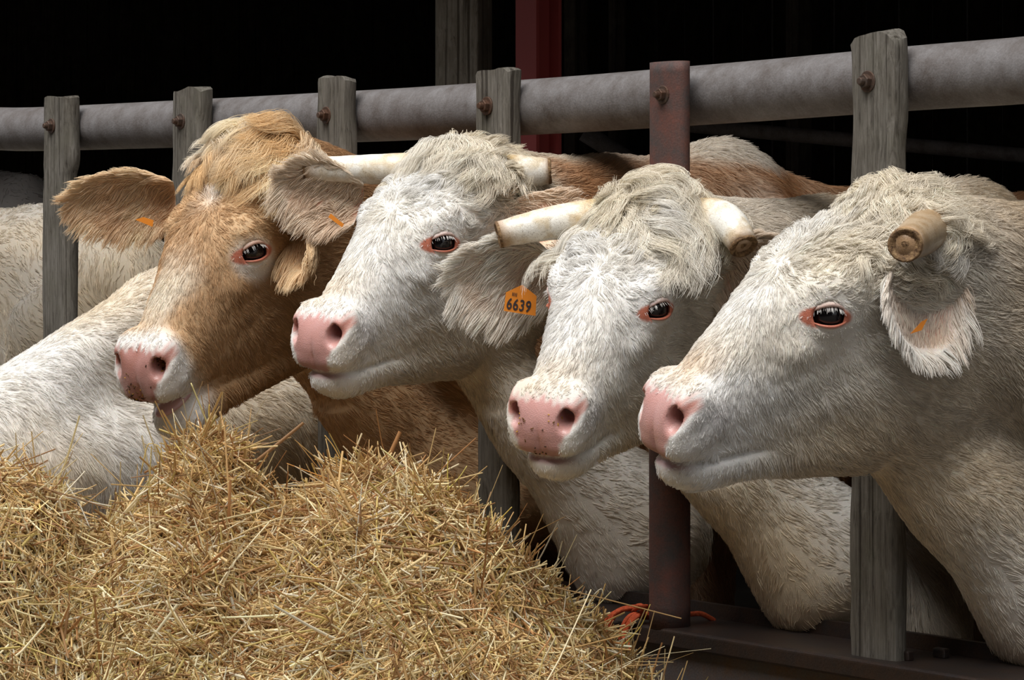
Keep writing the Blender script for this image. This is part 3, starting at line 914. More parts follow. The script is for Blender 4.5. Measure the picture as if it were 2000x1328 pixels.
def build_cow(sp):
    rng = np.random.default_rng(sp['seed']); no = Noise(sp['seed'])
    R = np.array(sp['R']); T = np.array(sp['T']); s = sp['s']; jaw = sp.get('jaw', 0.0)
    G = sp['G']; W = sp.get('dir', FI); W = W / np.linalg.norm(W); S = np.cross(UP, W)     # S: the cow's right
    bw = sp.get('bw', 0.80); wz = sp.get('wz', 1.30); zoff = sp.get('zoff', 0.0)
    SV = np.array([1, 1, KZ]) * s
    toW = lambda q: (stretch(q) * SV) @ R.T + T
    toH = lambda p: unstretch(((p - T) @ R) / SV)
    root = empty('cow', (float(G[0] + W[0] * .9), float(G[1] + W[1] * .9), 0.0))
    RT = np.array(root.location)
    tag(root, sp['label'], 'cow', 'cattle at the feed fence')
    wa = sp.get('wa', .38)
    B = lambda a, b, z: G + W * a + S * b + UP * z
    crest0, mid0, thr0 = toW((-.045, 0, -.075)), toW((-.03, 0, -.14)), toW((.13, 0, -.300))
    wither, chest, brisk = B(wa, 0, wz - .09), B(wa + .05, 0, wz - .42), B(sp.get('ba', .13), 0, sp.get('bz', .64))
    nr = sp.get('nr', 1.0)
    def sag(a, b, t, dz): return a + (b - a) * t + UP * dz
    cm = sag(crest0, wither, .5, sp.get('sag', -.02)); tm = sag(thr0, brisk, .45, sp.get('tsag', .02))
    def body_sdf(P):
        d = cone(P, crest0, cm, .085 * s, .085 * nr)
        d = smin(d, cone(P, cm, wither, .085 * nr, .09), .05)
        d = smin(d, cone(P, mid0, chest, .108 * s, .205 * nr), .09)
        d = smin(d, cone(P, thr0, tm, .060 * s, .085 * nr), .09)
        d = smin(d, cone(P, tm, brisk, .075 * nr, .15), .09)
        Q = P - G
        a = Q @ W; b = (Q @ S); z = P[:, 2]
        L = np.stack([a, b / bw, z], 1).astype(np.float32)
        t = cone(L, (wa + .12, 0, wz - .46), (wa + 1.0, 0, wz - .47), .31, .345)
        t = smin(t, cone(L, (wa + 1.0, 0, wz - .44), (wa + 1.45, 0, wz - .36), .33, .22), .1)
        t = smin(t, ell(a, np.abs(b), z, (wa + .06, .14, wz - .42), (.17, .10, .30)), .09)    # shoulder
        t = smin(t, cone(L, (wa - .02, 0, wz - .055), (wa + .45, 0, wz - .16), .045, .05), .10)
        t = smin(t, cone(L, (wa + .45, 0, wz - .16), (wa + 1.4, 0, wz - .17), .05, .06), .12)
        d = smin(d, t, .11)
        ab = np.abs(b); LP = np.stack([a, ab, z], 1).astype(np.float32)
        d = smin(d, cone(LP, (wa + .10, .15, wz - .55), (wa + .07, .15, .48), .105, .058), .06)
        d = smin(d, cone(LP, (wa + .07, .15, .48), (wa + .08, .15, .04), .052, .045), .03)
        d = smin(d, cone(LP, (wa + 1.38, .17, wz - .45), (wa + 1.30, .19, .72), .15, .10), .06)
        d = smin(d, cone(LP, (wa + 1.30, .19, .72), (wa + 1.52, .17, .45), .095, .058), .04)
        d = smin(d, cone(LP, (wa + 1.52, .17, .45), (wa + 1.46, .17, .04), .055, .045), .03)
        return d
    def field(H):
        P = toW(H)
        d = body_sdf(P.astype(np.float32))
        near = (H[:, 0] > -.28) & (H[:, 0] < .62) & (np.abs(H[:, 1]) < .30) & (H[:, 2] > -.42) & (H[:, 2] < .2)
        if near.any():
            hd = head_sdf(H[near], jaw) * s
            # the neck joins the skull behind the cheeks only
            bd = d[near] + .30 * sstep(.15, .27, H[near, 0])
            d[near] = smin(bd, hd, .05 * sstep(.27, .10, H[near, 0]) + .003)
        d2 = d + .004 * no(P, 11.0) * sstep(.02, -.2, H[:, 0])
        return d2
    # limits of the grid in the head frame
    far = np.array([toH(B(a, b, z)) for a in (-.3, wa + 1.85) for b in (-.4, .4) for z in (-.02, wz + .2)])
    lo = np.minimum(far.min(0), [-.2, -.22, -.36]); hi = np.maximum(far.max(0), [.54, .22, .1])
    h = sp.get('h', .0042) / s
    xs = growing(-.10, .505, h, lo[0], hi[0]); ys = growing(-.145, .145, h, lo[1], hi[1]); zs = growing(-.265, .035, h, lo[2], hi[2])
    F, xs, ys, zs = sparse_field(field, xs, ys, zs)
    VH, Q = surface_nets(F, xs, ys, zs)
    nose = pad_mask(VH)
    V = toW(VH)
    coat_fn = sp['coat']
    col = coat_fn(VH, V, no, sp)
    x, ay, z = slant(VH[:, 0], VH[:, 2]), np.abs(VH[:, 1]), VH[:, 2]
    nz = no(V, 120.0)
    skin = mixc(np.tile(PINK, (len(V), 1)), np.array(srgb(206, 140, 124)), np.clip(sstep(.05, .085, ay) * .8 + .12 * nz, 0, 1))
    skin = mixc(skin, LIP, sstep(-.125, -.172, z) * .75)
    if sp.get('dark_nose'): skin = mixc(skin, np.array(srgb(150, 96, 78)), np.clip(.45 + .25 * nz, 0, 1))
    col = mixc(col * .93, skin, nose)
    zm = -.166 - .36 * np.clip(.475 - x, 0, .15)
    lip = np.exp(-((z - zm + .003) / .006) ** 2) * sstep(.42, .46, x)
    col = mixc(col, LIP, lip * .9 * (1 - nose))
    wet = np.maximum(nose * (1 - .5 * sstep(-.13, -.17, z)), lip * .6)
    bare = np.maximum(nose, lip)
    _n, _f, _u = eye_frame()
    for sd0 in (1, -1):
        ev_ = (VH * [1, sd0, 1] - EYE) * [1, 1, KZ]
        k_ = ((ev_ @ _f - .007) / .040) ** 2 + ((ev_ @ _u + .002) / .018) ** 2
        m_ = sstep(1.25, .85, k_) * (np.abs(ev_ @ _n) < .05) * (VH[:, 1] * sd0 > 0)
        col = mixc(col, LID, m_); bare = np.maximum(bare, m_)
    # eyelids
    nE = len(V)
    for side in (1, -1):
        lv, lq, rim = lid_mesh(side, sp.get('lid', 0.0))
        lw = toW(lv)
        lc = mixc(coat_fn(lv, lw, no, sp), LID, rim)
        Q = np.concatenate([Q, lq + len(V)]); V = np.concatenate([V, lw]); col = np.concatenate([col, lc])
        wet = np.concatenate([wet, rim * .7]); bare = np.concatenate([bare, rim])
    nL = len(V)
    ears = []
    for side in (1, -1):
        e = sp['ears'].get(side)
        if not e: continue
        base = toW((-.035, side * .085, -.088))
        if 'base' in e: base = px(e['base'][0], e['base'][1], base[1] + e.get('by', 0))
        if 'tip' in e:
            tip = px(e['tip'][0], e['tip'][1], base[1] + e['dy'])
        else:
            tip = toW(np.array((-.06, side * .30, -.13)))
        ev, eq, ins, st, ax, op, sd, L = ear_mesh(base, tip, np.array(e.get('open', (-.3, -.9, -.3)), float), e.get('w', .13), e.get('cup', .045), e.get('bend', 0))
        ec = np.tile(np.array(e.get('col', WHITE)), (len(ev), 1))
        ic = np.tile(np.array(e.get('in', srgb(214, 160, 134))), (len(ev), 1))
        ec = mixc(ec, 0, 0 * ins)
        ec = ec * (1 - (.75 * ins * sstep(1.0, .55, np.abs(st[:, 1])) * sstep(1.0, .75, st[:, 0]))[:, None]) + ic * (.75 * ins * sstep(1.0, .55, np.abs(st[:, 1])) * sstep(1.0, .75, st[:, 0]))[:, None]
        ears.append((len(V), ev, eq, ins, st, ax, op, sd, L, e))
        Q = np.concatenate([Q, eq + len(V)]); V = np.concatenate([V, ev]); col = np.concatenate([col, ec])
        wet = np.concatenate([wet, np.zeros(len(ev))]); bare = np.concatenate([bare, np.zeros(len(ev))])
    mesh_obj('body', V - RT, Q, SKIN, root, True, np.clip(col, 0, 1), {'wet': wet})
    VN = vnormals(V, Q)
    camp = np.array([0, 0, CAM_Z])

    # ---- short coat over head, neck and body
    Qb = Q[(Q < nE).all(1)]
    spn = (brisk, tm)
    def wf(c, fn):
        hl = toH(c)
        vis = (fn * nrm(camp - c)).sum(1)
        w = np.where(vis > -.35, 1.0, .06)
        dist = np.linalg.norm(c - T, axis=1)
        w = w * lerp(1.0, sp.get('bodydens', .30), sstep(.35, .75, dist))
        w = np.where((c[:, 2] < .45), w * .1, w)
        return w * (1 - .95 * pad_mask(hl))
    N = int(sp.get('nfur', 110000) * QUAL)
    p, tri, bc = sample_mesh(V, Qb, N, wf, rng)
    n = nrm((VN[tri] * bc[:, :, None]).sum(1))
    br = (bare[tri] * bc).sum(1)
    hl = toH(p)
    keep = (br < .5 + .3 * rng.uniform(size=N)) & (np.linalg.norm(hl * [1, 1, 1] - EYE, axis=1) > .029) & (np.linalg.norm(hl * [1, -1, 1] - EYE, axis=1) > .029)
    _n, _f, _u = eye_frame()
    for sd0 in (1, -1):
        ev_ = (hl * [1, sd0, 1] - EYE) * [1, 1, KZ]
        keep &= ~((np.abs(ev_ @ _n) < .05) & ((((ev_ @ _f) - .006) / .043) ** 2 + ((ev_ @ _u) / .021) ** 2 < 1) & (hl[:, 1] * sd0 > 0))
    # nothing grows inside the nostrils
    keep &= ~((slant(hl[:, 0], hl[:, 2]) > .42) & (np.abs(hl[:, 1]) > .03) & (hl[:, 2] > -.135) & (hl[:, 2] < -.075) & (br > .05))
    p, n, hl = p[keep], n[keep], hl[keep]; N = len(p)
    hx, hy, hz = hl.T
    wh = np.array(sp.get('whorl', (.185, .0, .01)))
    g = hl - wh
    g = g / np.maximum(np.linalg.norm(g, axis=1, keepdims=True), .02)
    g[:, 0] -= .55 * sstep(-.06, -.14, hz) * sstep(.46, .36, hx)
    g[:, 2] -= .35 * sstep(-.03, -.10, hz)
    gh = nrm(g) @ R.T
    gb = np.tile(W * .75 - UP * .55, (N, 1))
    # brisket and chest hair hangs
    hang = sstep(.95, .70, p[:, 2])[:, None]
    gb = gb * (1 - hang) + np.array([0, 0, -1.0]) * hang + W * .15
    wb = sstep(.02, -.16, hx)[:, None]
    flow = gh * (1 - wb) + gb * wb
    flow = flow - n * (flow * n).sum(1, keepdims=True)
    flow = nrm(flow)
    fore = sstep(.23, .12, hx) * sstep(-.11, -.05, hz) * sstep(-.16, -.05, hx)
    curly = sp.get('curly', 1.0)
    ang = (no(p, 17.0) * .45 + no(p + 7, 42.0) * .45) * (.35 + curly * 1.3 * fore + .3 * wb[:, 0]) + rng.normal(size=N) * .16
    sd_ = np.cross(n, flow)
    flow = flow * np.cos(ang)[:, None] + sd_ * np.sin(ang)[:, None]
    face = sstep(.46, .30, hx)
    L = .007 + .013 * face + .033 * fore * curly + .013 * wb[:, 0] + .022 * hang[:, 0] * wb[:, 0]
    L = L + .006 * sstep(-.20, -.24, hz) * (hx > .3)
    eyed = np.minimum(np.linalg.norm(hl - EYE, axis=1), np.linalg.norm(hl * [1, -1, 1] - EYE, axis=1))
    L = np.minimum(L, .005 + .28 * np.maximum(eyed - .034, 0))
    L = L * rng.uniform(.65, 1.3, N) * sp.get('furlen', 1.0)
    lift = rng.uniform(.18, .5, N) + .45 * fore * curly + .2 * sstep(.36, .44, hx)
    curl = (.03 + .26 * fore * curly + .05 * wb[:, 0]) * rng.uniform(.6, 1.4, N)
    phase = no(p, 40.0) * 3 + rng.normal(size=N) * .3
    P = strands(R, rng, p - n * .001, n, flow, L, lift, curl, .9, phase, k=5, clump=.45 + .32 * fore * curly - .12 * wb[:, 0], nclump=N // 24)
    hc = coat_fn(hl, p, no, sp)
    hc = np.clip(hc * np.exp(rng.normal(size=(N, 1)) * .13 + no(p, 170.0)[:, None] * .07), 0, .95)
    prof = np.array([1.0, 1.0, .9, .7, .28])
    rr = (.00042 + .00020 * rng.uniform(size=N))[:, None] * prof[None] * sp.get('hairw', 1.0)
    o = curves_obj('coat', P - RT, rr, FUR, root, hc); tag(o, kind='stuff')

    # ---- chaff stuck to the wet nose
    if sp.get('specks'):
        ns_ = sp['specks']
        Qn = Qb[(nose[Qb[:, 0]] > .6) & (VH[Qb[:, 0], 2] < -.095) & (np.abs(VH[Qb[:, 0], 1]) < .05)]
        p, tri, bc = sample_mesh(V, Qn, ns_, lambda c, f: np.exp(no(c, 60.0) * 1.8), rng)
        n = nrm((VN[tri] * bc[:, :, None]).sum(1))
        d_ = nrm(np.cross(n, rng.normal(size=(ns_, 3)))) * rng.uniform(.001, .004, (ns_, 1))
        P = np.stack([p - d_, p + n * .0012, p + d_], 1)
        cs = np.array([srgb(60, 42, 28), srgb(196, 152, 60), srgb(112, 80, 48)])[rng.integers(0, 3, ns_)]
        o = curves_obj('chaff_specks', P - RT, np.full((ns_, 3), .0011), FUR, root, cs); tag(o, 'bits of chaff stuck to the nose', kind='stuff')

    # ---- long hair on the poll
    nf = int(sp.get('nlock', 9000) * QUAL)
    if nf:
        Qh = Qb[(np.abs(VH[Qb[:, 0], 1]) < sp.get('locky', .10)) & (VH[Qb[:, 0], 0] > -.09) & (VH[Qb[:, 0], 0] < sp.get('lockx', .045)) & (VH[Qb[:, 0], 2] > -.085)]
        p, tri, bc = sample_mesh(V, Qh, nf, lambda c, f: np.ones(len(c)), rng)
        n = nrm((VN[tri] * bc[:, :, None]).sum(1)); hl = toH(p)
        q = np.stack([.9 + .6 * sp.get('lockmess', 0) * no(p + 8, 26.0), hl[:, 1] * 7 + no(p, 24.0) * sp.get('lockmess', .55), np.full(nf, -.15)], 1)
        ld = sp.get('lockdir')
        flow = nrm(q) @ R.T
        if ld is not None: flow = flow * .6 + np.array(ld)
        flow = flow + rng.normal(size=flow.shape) * .16
        flow = nrm(flow - n * (flow * n).sum(1, keepdims=True))
        L = sp.get('locklen', .085) * rng.uniform(.55, 1.2, nf) * (1 + .25 * no(p, 30.0))
        lift = np.full(nf, sp.get('locklift', .55)) + .25 * no(p + 2, 35.0)
        curl = sp.get('lockcurl', .12) * rng.uniform(.7, 1.3, nf)
        P = strands(R, rng, p, n, flow, L, lift, curl, 1.35, no(p, 30.0) * 3.0 + rng.normal(size=nf) * .35, k=8, clump=sp.get('lockclump', .58), nclump=max(nf // sp.get('lockn', 34), 8))
        P = P - UP * (.22 * (np.linspace(0, 1, 8) ** 2)[None, :, None] * L[:, None, None])
        hc = mixc(np.tile(np.array(sp.get('lockcol', srgb(242, 232, 214))), (nf, 1)), WHITE, np.clip(.25 + .4 * no(p, 45.0), 0, .8))
        if sp.get('lockdark') is not None: hc = mixc(hc, np.array(sp['lockdark']), np.clip(.4 + .5 * no(p + 5, 60.0), 0, 1))
        hc = np.clip(hc * np.exp(rng.normal(size=(nf, 1)) * .10), 0, .95)
        rr = (.00030 + .0002 * rng.uniform(size=nf))[:, None] * np.array([1, 1, 1, 1, .95, .85, .65, .25])[None]
        o = curves_obj('forelock', P - RT, rr, FUR, root, hc); tag(o, 'longer curling hair on top of the head', kind='stuff')

    # ---- ear hair: over the back, a fringe along the rim, tufts inside
    EP, EC, ER = [], [], []
    for off, ev, eq, ins, st, ax, op, sd, L0, e in ears:
        ne = int(e.get('n', 8000) * QUAL)
        p, tri, bc = sample_mesh(ev, eq, ne, lambda c, f: np.ones(len(c)), rng)
        evn = vnormals(ev, eq)
        n = nrm((evn[tri] * bc[:, :, None]).sum(1))
        s_, t_ = (st[tri] * bc[:, :, None]).sum(1).T
        inn = (ins[tri] * bc).sum(1)
        rimw = sstep(.55, .95, np.abs(t_)) + sstep(.75, 1.0, s_)
        down = np.array([0, 0, -1.0])
        fl = ax[None] * (.75 + .3 * s_)[:, None] + sd[None] * (np.sign(t_) * (.25 + .6 * np.abs(t_)))[:, None] + down * .45
        fl = np.where((inn > .5)[:, None] & (rimw < .4)[:, None], ax[None] * .55 + sd[None] * (-np.sign(t_) * .0 + .2)[:, None] + down * .7, fl)
        fl = fl + rng.normal(size=fl.shape) * .12 + (no(p, 60.0) * .25)[:, None] * sd
        fl = nrm(fl - n * (fl * n).sum(1, keepdims=True) * .8)
        L = (.024 + .012 * np.clip(rimw, 0, 1) + .008 * inn) * rng.uniform(.5, 1.25, ne) * e.get('hair', 1.0)
        keepi = rng.uniform(size=ne) < np.where(inn > .5, np.where(rimw > .35, .9, e.get('indens', .7)), 1.0)
        P = strands(R, rng, p, n, fl, L, rng.uniform(.15, .5, ne), np.full(ne, .06), .8, no(p, 60.0) * 3, k=6, clump=.6, nclump=ne // 22)
        P = P - UP * (.18 * (np.linspace(0, 1, 6) ** 2)[None, :, None] * L[:, None, None])
        hc = np.tile(np.array(e.get('col', WHITE)), (ne, 1))
        hc = mixc(hc, np.array(e.get('tint', srgb(232, 206, 180))), np.clip(.25 + .25 * no(p, 40.0) + .25 * inn - .3 * rimw, 0, .8))
        hc = np.clip(hc * np.exp(rng.normal(size=(ne, 1)) * .09), 0, .95)
        rr = (.00050 + .0002 * rng.uniform(size=ne))[:, None] * np.array([1, 1, 1, .85, .65, .25])[None]
        EP.append(P[keepi]); EC.append(hc[keepi]); ER.append(rr[keepi])
        e['_frame'] = (ev, ax, op, sd, L0)
    if EP:
        o = curves_obj('ear_hair', np.concatenate(EP) - RT, np.concatenate(ER), FUR, root, np.concatenate(EC)); tag(o, kind='stuff')

    if jaw:
        bm = bmesh.new(); bmesh.ops.create_uvsphere(bm, u_segments=24, v_segments=14, radius=1.0)
        tv = np.array([v.co[:] for v in bm.verts]); me = bpy.data.meshes.new('tongue'); bm.to_mesh(me); bm.free()
        tq = tv * [.060, .034, .0100]; tq[:, 2] += -.05 * tq[:, 0] - 3.0 * (tq[:, 1] ** 2) * np.sign(1) - .006
        me.vertices.foreach_set('co', (toW(tq + [.428, .012, -.186]) - RT).astype(np.float32).ravel())
        me.polygons.foreach_set('use_smooth', np.ones(len(me.polygons), bool)); me.materials.append(TONGUE_M)
        to = bpy.data.objects.new('tongue', me); COL.objects.link(to); to.parent = root; tag(to, 'greyish pink tongue between the lips')

    # ---- eyes, lashes
    if sp.get('eyes', True):
        en, ef, eu = eye_frame()
        for side in (1, -1):
            bm = bmesh.new(); bmesh.ops.create_uvsphere(bm, u_segments=28, v_segments=18, radius=EYE_R * s)
            me = bpy.data.meshes.new('eye'); bm.to_mesh(me); bm.free()
            me.polygons.foreach_set('use_smooth', np.ones(len(me.polygons), bool)); me.materials.append(EYE_M)
            eo = bpy.data.objects.new('eye', me); COL.objects.link(eo); eo.parent = root
            eo.location = toW(EYE * [1, side, 1]) - RT
            nl = 42
            u = rng.uniform(-.8, .85, nl)
            am = np.array([almond(math.acos(q), sp.get('lid', 0.0)) for q in u])
            axx, bx = am[:, 0], am[:, 1]
            h0 = np.sqrt(np.maximum((EYE_R + .0012) ** 2 - axx ** 2 - bx ** 2, .0001)) + .003
            rt = EYE * [1, 1, KZ] + ef * axx[:, None] + eu * bx[:, None] + en * h0[:, None]
            t = np.linspace(0, 1, 6)[None, :, None]
            LL = rng.uniform(.007, .013, nl)[:, None, None]
            dr = (en * 1.0)[None, None] + (ef * u[:, None] * .25)[:, None] + rng.normal(size=(nl, 1, 3)) * .07
            lp = rt[:, None] + LL * (dr * t - eu * (.45 * t + .25 * t * t))
            lp = toW(lp * [1, side, 1 / KZ])
            o = curves_obj('eyelashes', lp - RT, np.array([.00042, .00042, .00036, .0003, .0002, .0001])[None] * np.ones((nl, 1)), FUR, root, np.tile(WHITE, (nl, 1)))
            tag(o, kind='stuff')

    # ---- ear tags
    for tg in sp.get('tags', []):
        base = toW((-.035, tg['side'] * .085, -.088))
        Y0 = base[1] + tg['dy']
        c = [px(x_, y_, Y0 + d_) for x_, y_, d_ in tg['corners']]
        c = np.array(c); nn = nrm(np.cross(c[1] - c[0], c[3] - c[0])); nn = nn if nn[1] < 0 else -nn
        k = len(c)
        tv = np.concatenate([c, c - nn * .002])
        tf = [tuple(range(k)), tuple(range(2 * k - 1, k - 1, -1))] + [(q, (q + 1) % k, k + (q + 1) % k, k + q) for q in range(k)]
        to = mesh_obj('ear_tag', tv - RT, tf, TAG_M, root, False)
        bm = bmesh.new(); bm.from_mesh(to.data); bmesh.ops.recalc_face_normals(bm, faces=bm.faces); bm.to_mesh(to.data); bm.free()
        tag(to, tg.get('label', 'orange plastic ear tag'))
        for txt, ox, oy, size, wide in tg.get('text', []):
            cu = bpy.data.curves.new('tag_number', 'FONT'); cu.body = txt; cu.size = size; cu.extrude = .0002; cu.space_character = 1.12; cu.offset = size * .018
            tmp = bpy.data.objects.new('tmp_text', cu); COL.objects.link(tmp)
            dg = bpy.context.evaluated_depsgraph_get(); me = bpy.data.meshes.new_from_object(tmp.evaluated_get(dg)); bpy.data.objects.remove(tmp)
            ex_ = nrm(c[1] - c[0]); ey_ = np.cross(nn, ex_); ey_ = ey_ if ey_[2] > 0 else -ey_
            v = np.array([q.co[:] for q in me.vertices])
            org = c[0] + ex_ * ox + ey_ * oy + nn * .0008
            me.vertices.foreach_set('co', (org + v[:, :1] * wide * ex_ + v[:, 1:2] * ey_ + v[:, 2:] * nn - RT).astype(np.float32).ravel())
            me.materials.clear(); me.materials.append(INK_M); me.name = 'tag_number'
            no_ = bpy.data.objects.new('tag_number', me); COL.objects.link(no_); no_.parent = to

    # ---- horns, sawn off blunt
    for side in (1, -1):
        hn = sp.get('horns', {}).get(side)
        if not hn: continue
        base = toW((-.045, side * .080, -.034))
        tip = px(hn['tip'][0], hn['tip'][1], base[1] + hn['dy'])
        v = tip - base; Lh = np.linalg.norm(v)
        m = 14
        tt = np.linspace(0, 1, m)
        bend = np.array(hn.get('bend', (0, 0, 0)), float)
        path = base + v * tt[:, None] + bend * (np.sin(tt * math.pi) )[:, None]
        r0, r1 = hn.get('r', (.037, .024))
        rad = (r0 + (r1 - r0) * tt) * (1 + .02 * np.sin(tt * 40))
        hv, hf = tube(path, rad, 22)
        cb, ct = np.array(hn.get('base', srgb(214, 186, 134))), np.array(hn.get('mid', srgb(244, 240, 230)))
        hcol = np.repeat(mixc(mixc(np.tile(cb, (m, 1)), ct, sstep(.15, .55, tt)), np.array(hn.get('end', srgb(196, 168, 140))), sstep(.86, 1.0, tt)), 22, 0)
        ho = mesh_obj('horn', hv - RT, hf, HORN_M, root, True, hcol)
        d = nrm(path[-1] - path[-2]); e1 = nrm(np.cross(d, UP + .01)); e2 = np.cross(d, e1)
        cv, cf = [], []
        rings = [(1.02, -.001), (1.0, .0035), (.88, .0045), (.74, .001), (.4, -.001), (0.06, .001)]
        for q, (rf, dd) in enumerate(rings):
            for j in range(22):
                a = j / 22 * 2 * math.pi
                cv.append(path[-1] + d * (dd + .0007 * math.sin(a * 3 + q * 2.1)) + rad[-1] * rf * (math.cos(a) * e1 + math.sin(a) * e2))
        for q in range(len(rings) - 1):
            for j in range(22): cf.append((q * 22 + j, q * 22 + (j + 1) % 22, (q + 1) * 22 + (j + 1) % 22, (q + 1) * 22 + j))
        cf.append(tuple((len(rings) - 1) * 22 + j for j in range(22)))
        co = mesh_obj('cut_end', np.array(cv) - RT, cf, CUT_M, ho, True)
        tag(co, 'rough brown sawn horn end')
    return root, toW, toH, RT
C1 = dict(seed=1, label='tan cow with a white forehead star and blond mop of hair, hornless', coat=coat_tan, s=1.049,
    R=[[-0.5335, 0.742, -0.406], [-0.5499, -0.669, -0.5], [-0.6426, -0.0435, 0.7649]], T=[-0.5376, 6.2055, 1.4077],
    G=fence_pt(814), jaw=.10, dark_nose=True, specks=70, curly=.35, whorl=(.14, 0, .01),
    nlock=14000, locky=.10, lockx=.012, locklen=.115, locklift=.8, lockcurl=.13, lockclump=.62, lockn=90, lockmess=.9, lockcol=srgb(244, 226, 192), lockdark=srgb(226, 192, 144),
    tags=[dict(side=-1, dy=-.03, corners=[(264, 429, 0), (298, 443, 0), (300, 430, 0), (280, 424, 0)])],
    ears={1: dict(base=(556, 395), by=-.07, tip=(596, 520), dy=-.16, open=(-.6, -.75, -.1), w=.125, hair=1.25, col=srgb(240, 212, 172), tint=srgb(222, 180, 134)),
          -1: dict(base=(340, 395), tip=(140, 398), dy=.0, open=(.1, -.9, -.25), w=.145, cup=.028, col=srgb(242, 218, 184), tint=srgb(224, 184, 144), **{'in': srgb(226, 178, 150)})})
C2 = dict(seed=2, label='white cow with pale horns looking left beside the tan cow', coat=coat_white, s=0.961,
    R=[[-0.6418, 0.7051, -0.3017], [-0.5948, -0.7059, -0.3845], [-0.4841, -0.0673, 0.8724]], T=[-0.1146, 5.8425, 1.3918],
    G=fence_pt(1138), body=(srgb(196, 152, 112), 1.42), wz=1.43, locky=.088, locklen=.085, locklift=.5, lockcurl=.12, lockn=40, lockclump=.6, lockmess=.8, nlock=11000,
    tags=[dict(side=-1, dy=-.03, corners=[(641, 424, 0), (668, 444, 0), (672, 438, 0), (646, 417, 0)])],
    horns={1: dict(tip=(1072, 334), dy=.0, r=(.041, .0255)), -1: dict(tip=(600, 330), dy=.05, r=(.038, .023))},
    ears={1: dict(base=(980, 438), by=-.08, tip=(1128, 418), dy=-.05, open=(.35, -.8, .45), w=.135, cup=.05, indens=.35, col=srgb(240, 220, 198), **{'in': srgb(206, 124, 86)}),
          -1: dict(base=(700, 400), tip=(548, 356), dy=.02, open=(.2, -.9, -.25), w=.14, cup=.03, col=srgb(242, 226, 206), tint=srgb(230, 204, 178), **{'in': srgb(206, 130, 100)})})
C3 = dict(seed=3, label='cream white cow with curly poll and two blunt horns facing the camera', coat=coat_white, s=0.938,
    R=[[-0.4867, 0.8354, -0.2555], [-0.6572, -0.5428, -0.5229], [-0.5755, -0.0866, 0.8132]], T=[0.2357, 5.4121, 1.2856],
    G=fence_pt(1510), specks=26, curly=1.2, locklen=.105, locklift=.6, lockcurl=.2, lockn=38, lockclump=.62, lockmess=1.0, nlock=15000, wa=.52, wz=1.345,
    tags=[dict(side=-1, dy=-.02, corners=[(984, 607, 0), (1046, 617, 0), (1048, 578, 0), (1020, 556, 0), (988, 571, 0)], text=[('6639', .003, .005, .029, .72), ('IIII', .010, .030, .009, .9)], label='orange plastic ear tag with black digits'),
          dict(side=1, dy=-.02, corners=[(1432, 604, 0), (1455, 612, 0), (1458, 600, 0), (1436, 594, 0)])],
    horns={1: dict(tip=(1452, 480), dy=-.10, bend=(.01, 0, .025), r=(.046, .026)), -1: dict(tip=(976, 458), dy=-.02, bend=(0, 0, .008), r=(.041, .0245))},
    ears={1: dict(base=(1388, 548), by=-.05, tip=(1590, 532), dy=.02, open=(-.3, -.85, -.35), w=.165, cup=.03, col=srgb(226, 214, 198)),
          -1: dict(base=(1075, 545), tip=(888, 548), dy=.0, open=(.15, -.9, -.2), w=.165, cup=.028, hair=1.1, col=srgb(246, 240, 230), tint=srgb(236, 216, 196), **{'in': srgb(228, 186, 168)})})
C4 = dict(seed=4, label='white cow in near profile with a short blunt horn, nearest the camera', coat=coat_white, s=1.009,
    R=[[-0.8472, 0.3887, -0.3622], [-0.2748, -0.9041, -0.3273], [-0.4547, -0.1777, 0.8727]], T=[0.5971, 4.9184, 1.2924],
    G=fence_pt(1960), bridge=.8, locklen=.075, locklift=.25, lockcurl=.17, lockn=38, lockclump=.62, lockmess=.9, nlock=13000, tags=[dict(side=1, dy=-.15, corners=[(1778, 652, 0), (1800, 645, 0), (1812, 622, 0), (1800, 628, 0)])], nfur=140000,
    horns={1: dict(tip=(1768, 478), dy=-.22, r=(.038, .027), mid=srgb(178, 156, 128), base=srgb(168, 142, 110)), -1: dict(tip=(1488, 528), dy=.10, r=(.034, .022), mid=srgb(190, 184, 172))},
    ears={1: dict(base=(1816, 488), by=-.04, tip=(1806, 692), dy=-.06, open=(.45, -.85, .15), w=.17, cup=.05, col=srgb(246, 240, 232), **{'in': srgb(206, 140, 112)}),
          -1: dict(tip=(1545, 560), dy=.15, open=(-.5, -.5, -.3), w=.12)})
# the cow between the tan cow and the left edge has its head down in the straw, out of the picture
def facing(yaw, pitch, roll=0):
    y, p = math.radians(yaw), math.radians(pitch)
    f = np.array([-math.sin(y) * math.cos(p), -math.cos(y) * math.cos(p), -math.sin(p)])
    l = nrm(np.cross(UP, f)); u = np.cross(f, l)
    cr, sr = math.cos(roll), math.sin(roll)
    return np.stack([f, l * cr + u * sr, u * cr - l * sr], 1).tolist()
C5 = dict(seed=5, label='white cow bending its broad neck down to the straw at far left', coat=coat_white, s=1.03,
    R=facing(80, 62), T=[-1.40, 6.36, .74], G=fence_pt(520), nr=1.25, h=.009, warm=.15, spots=[(px(205, 645, 6.4), .035), (px(222, 622, 6.4), .02), (px(190, 665, 6.4), .02), (px(92, 782, 6.3), .045)], nfur=110000, furlen=.7, bodydens=.9, wz=1.30, sag=.09, bz=.70, tsag=-.02,
    nlock=1500, horns={}, eyes=True, ears={1: dict(n=1500), -1: dict(n=1500)})
def alongside(xr, inside, length):
    """A place inside the barn, parallel to the fence, whose rump ends at photo column xr."""
    return at(ray_u(xr, -inside)[0] - length, -inside, 0)
_g6, _g7 = alongside(250, .52, 1.85), alongside(75, 1.35, 1.85)
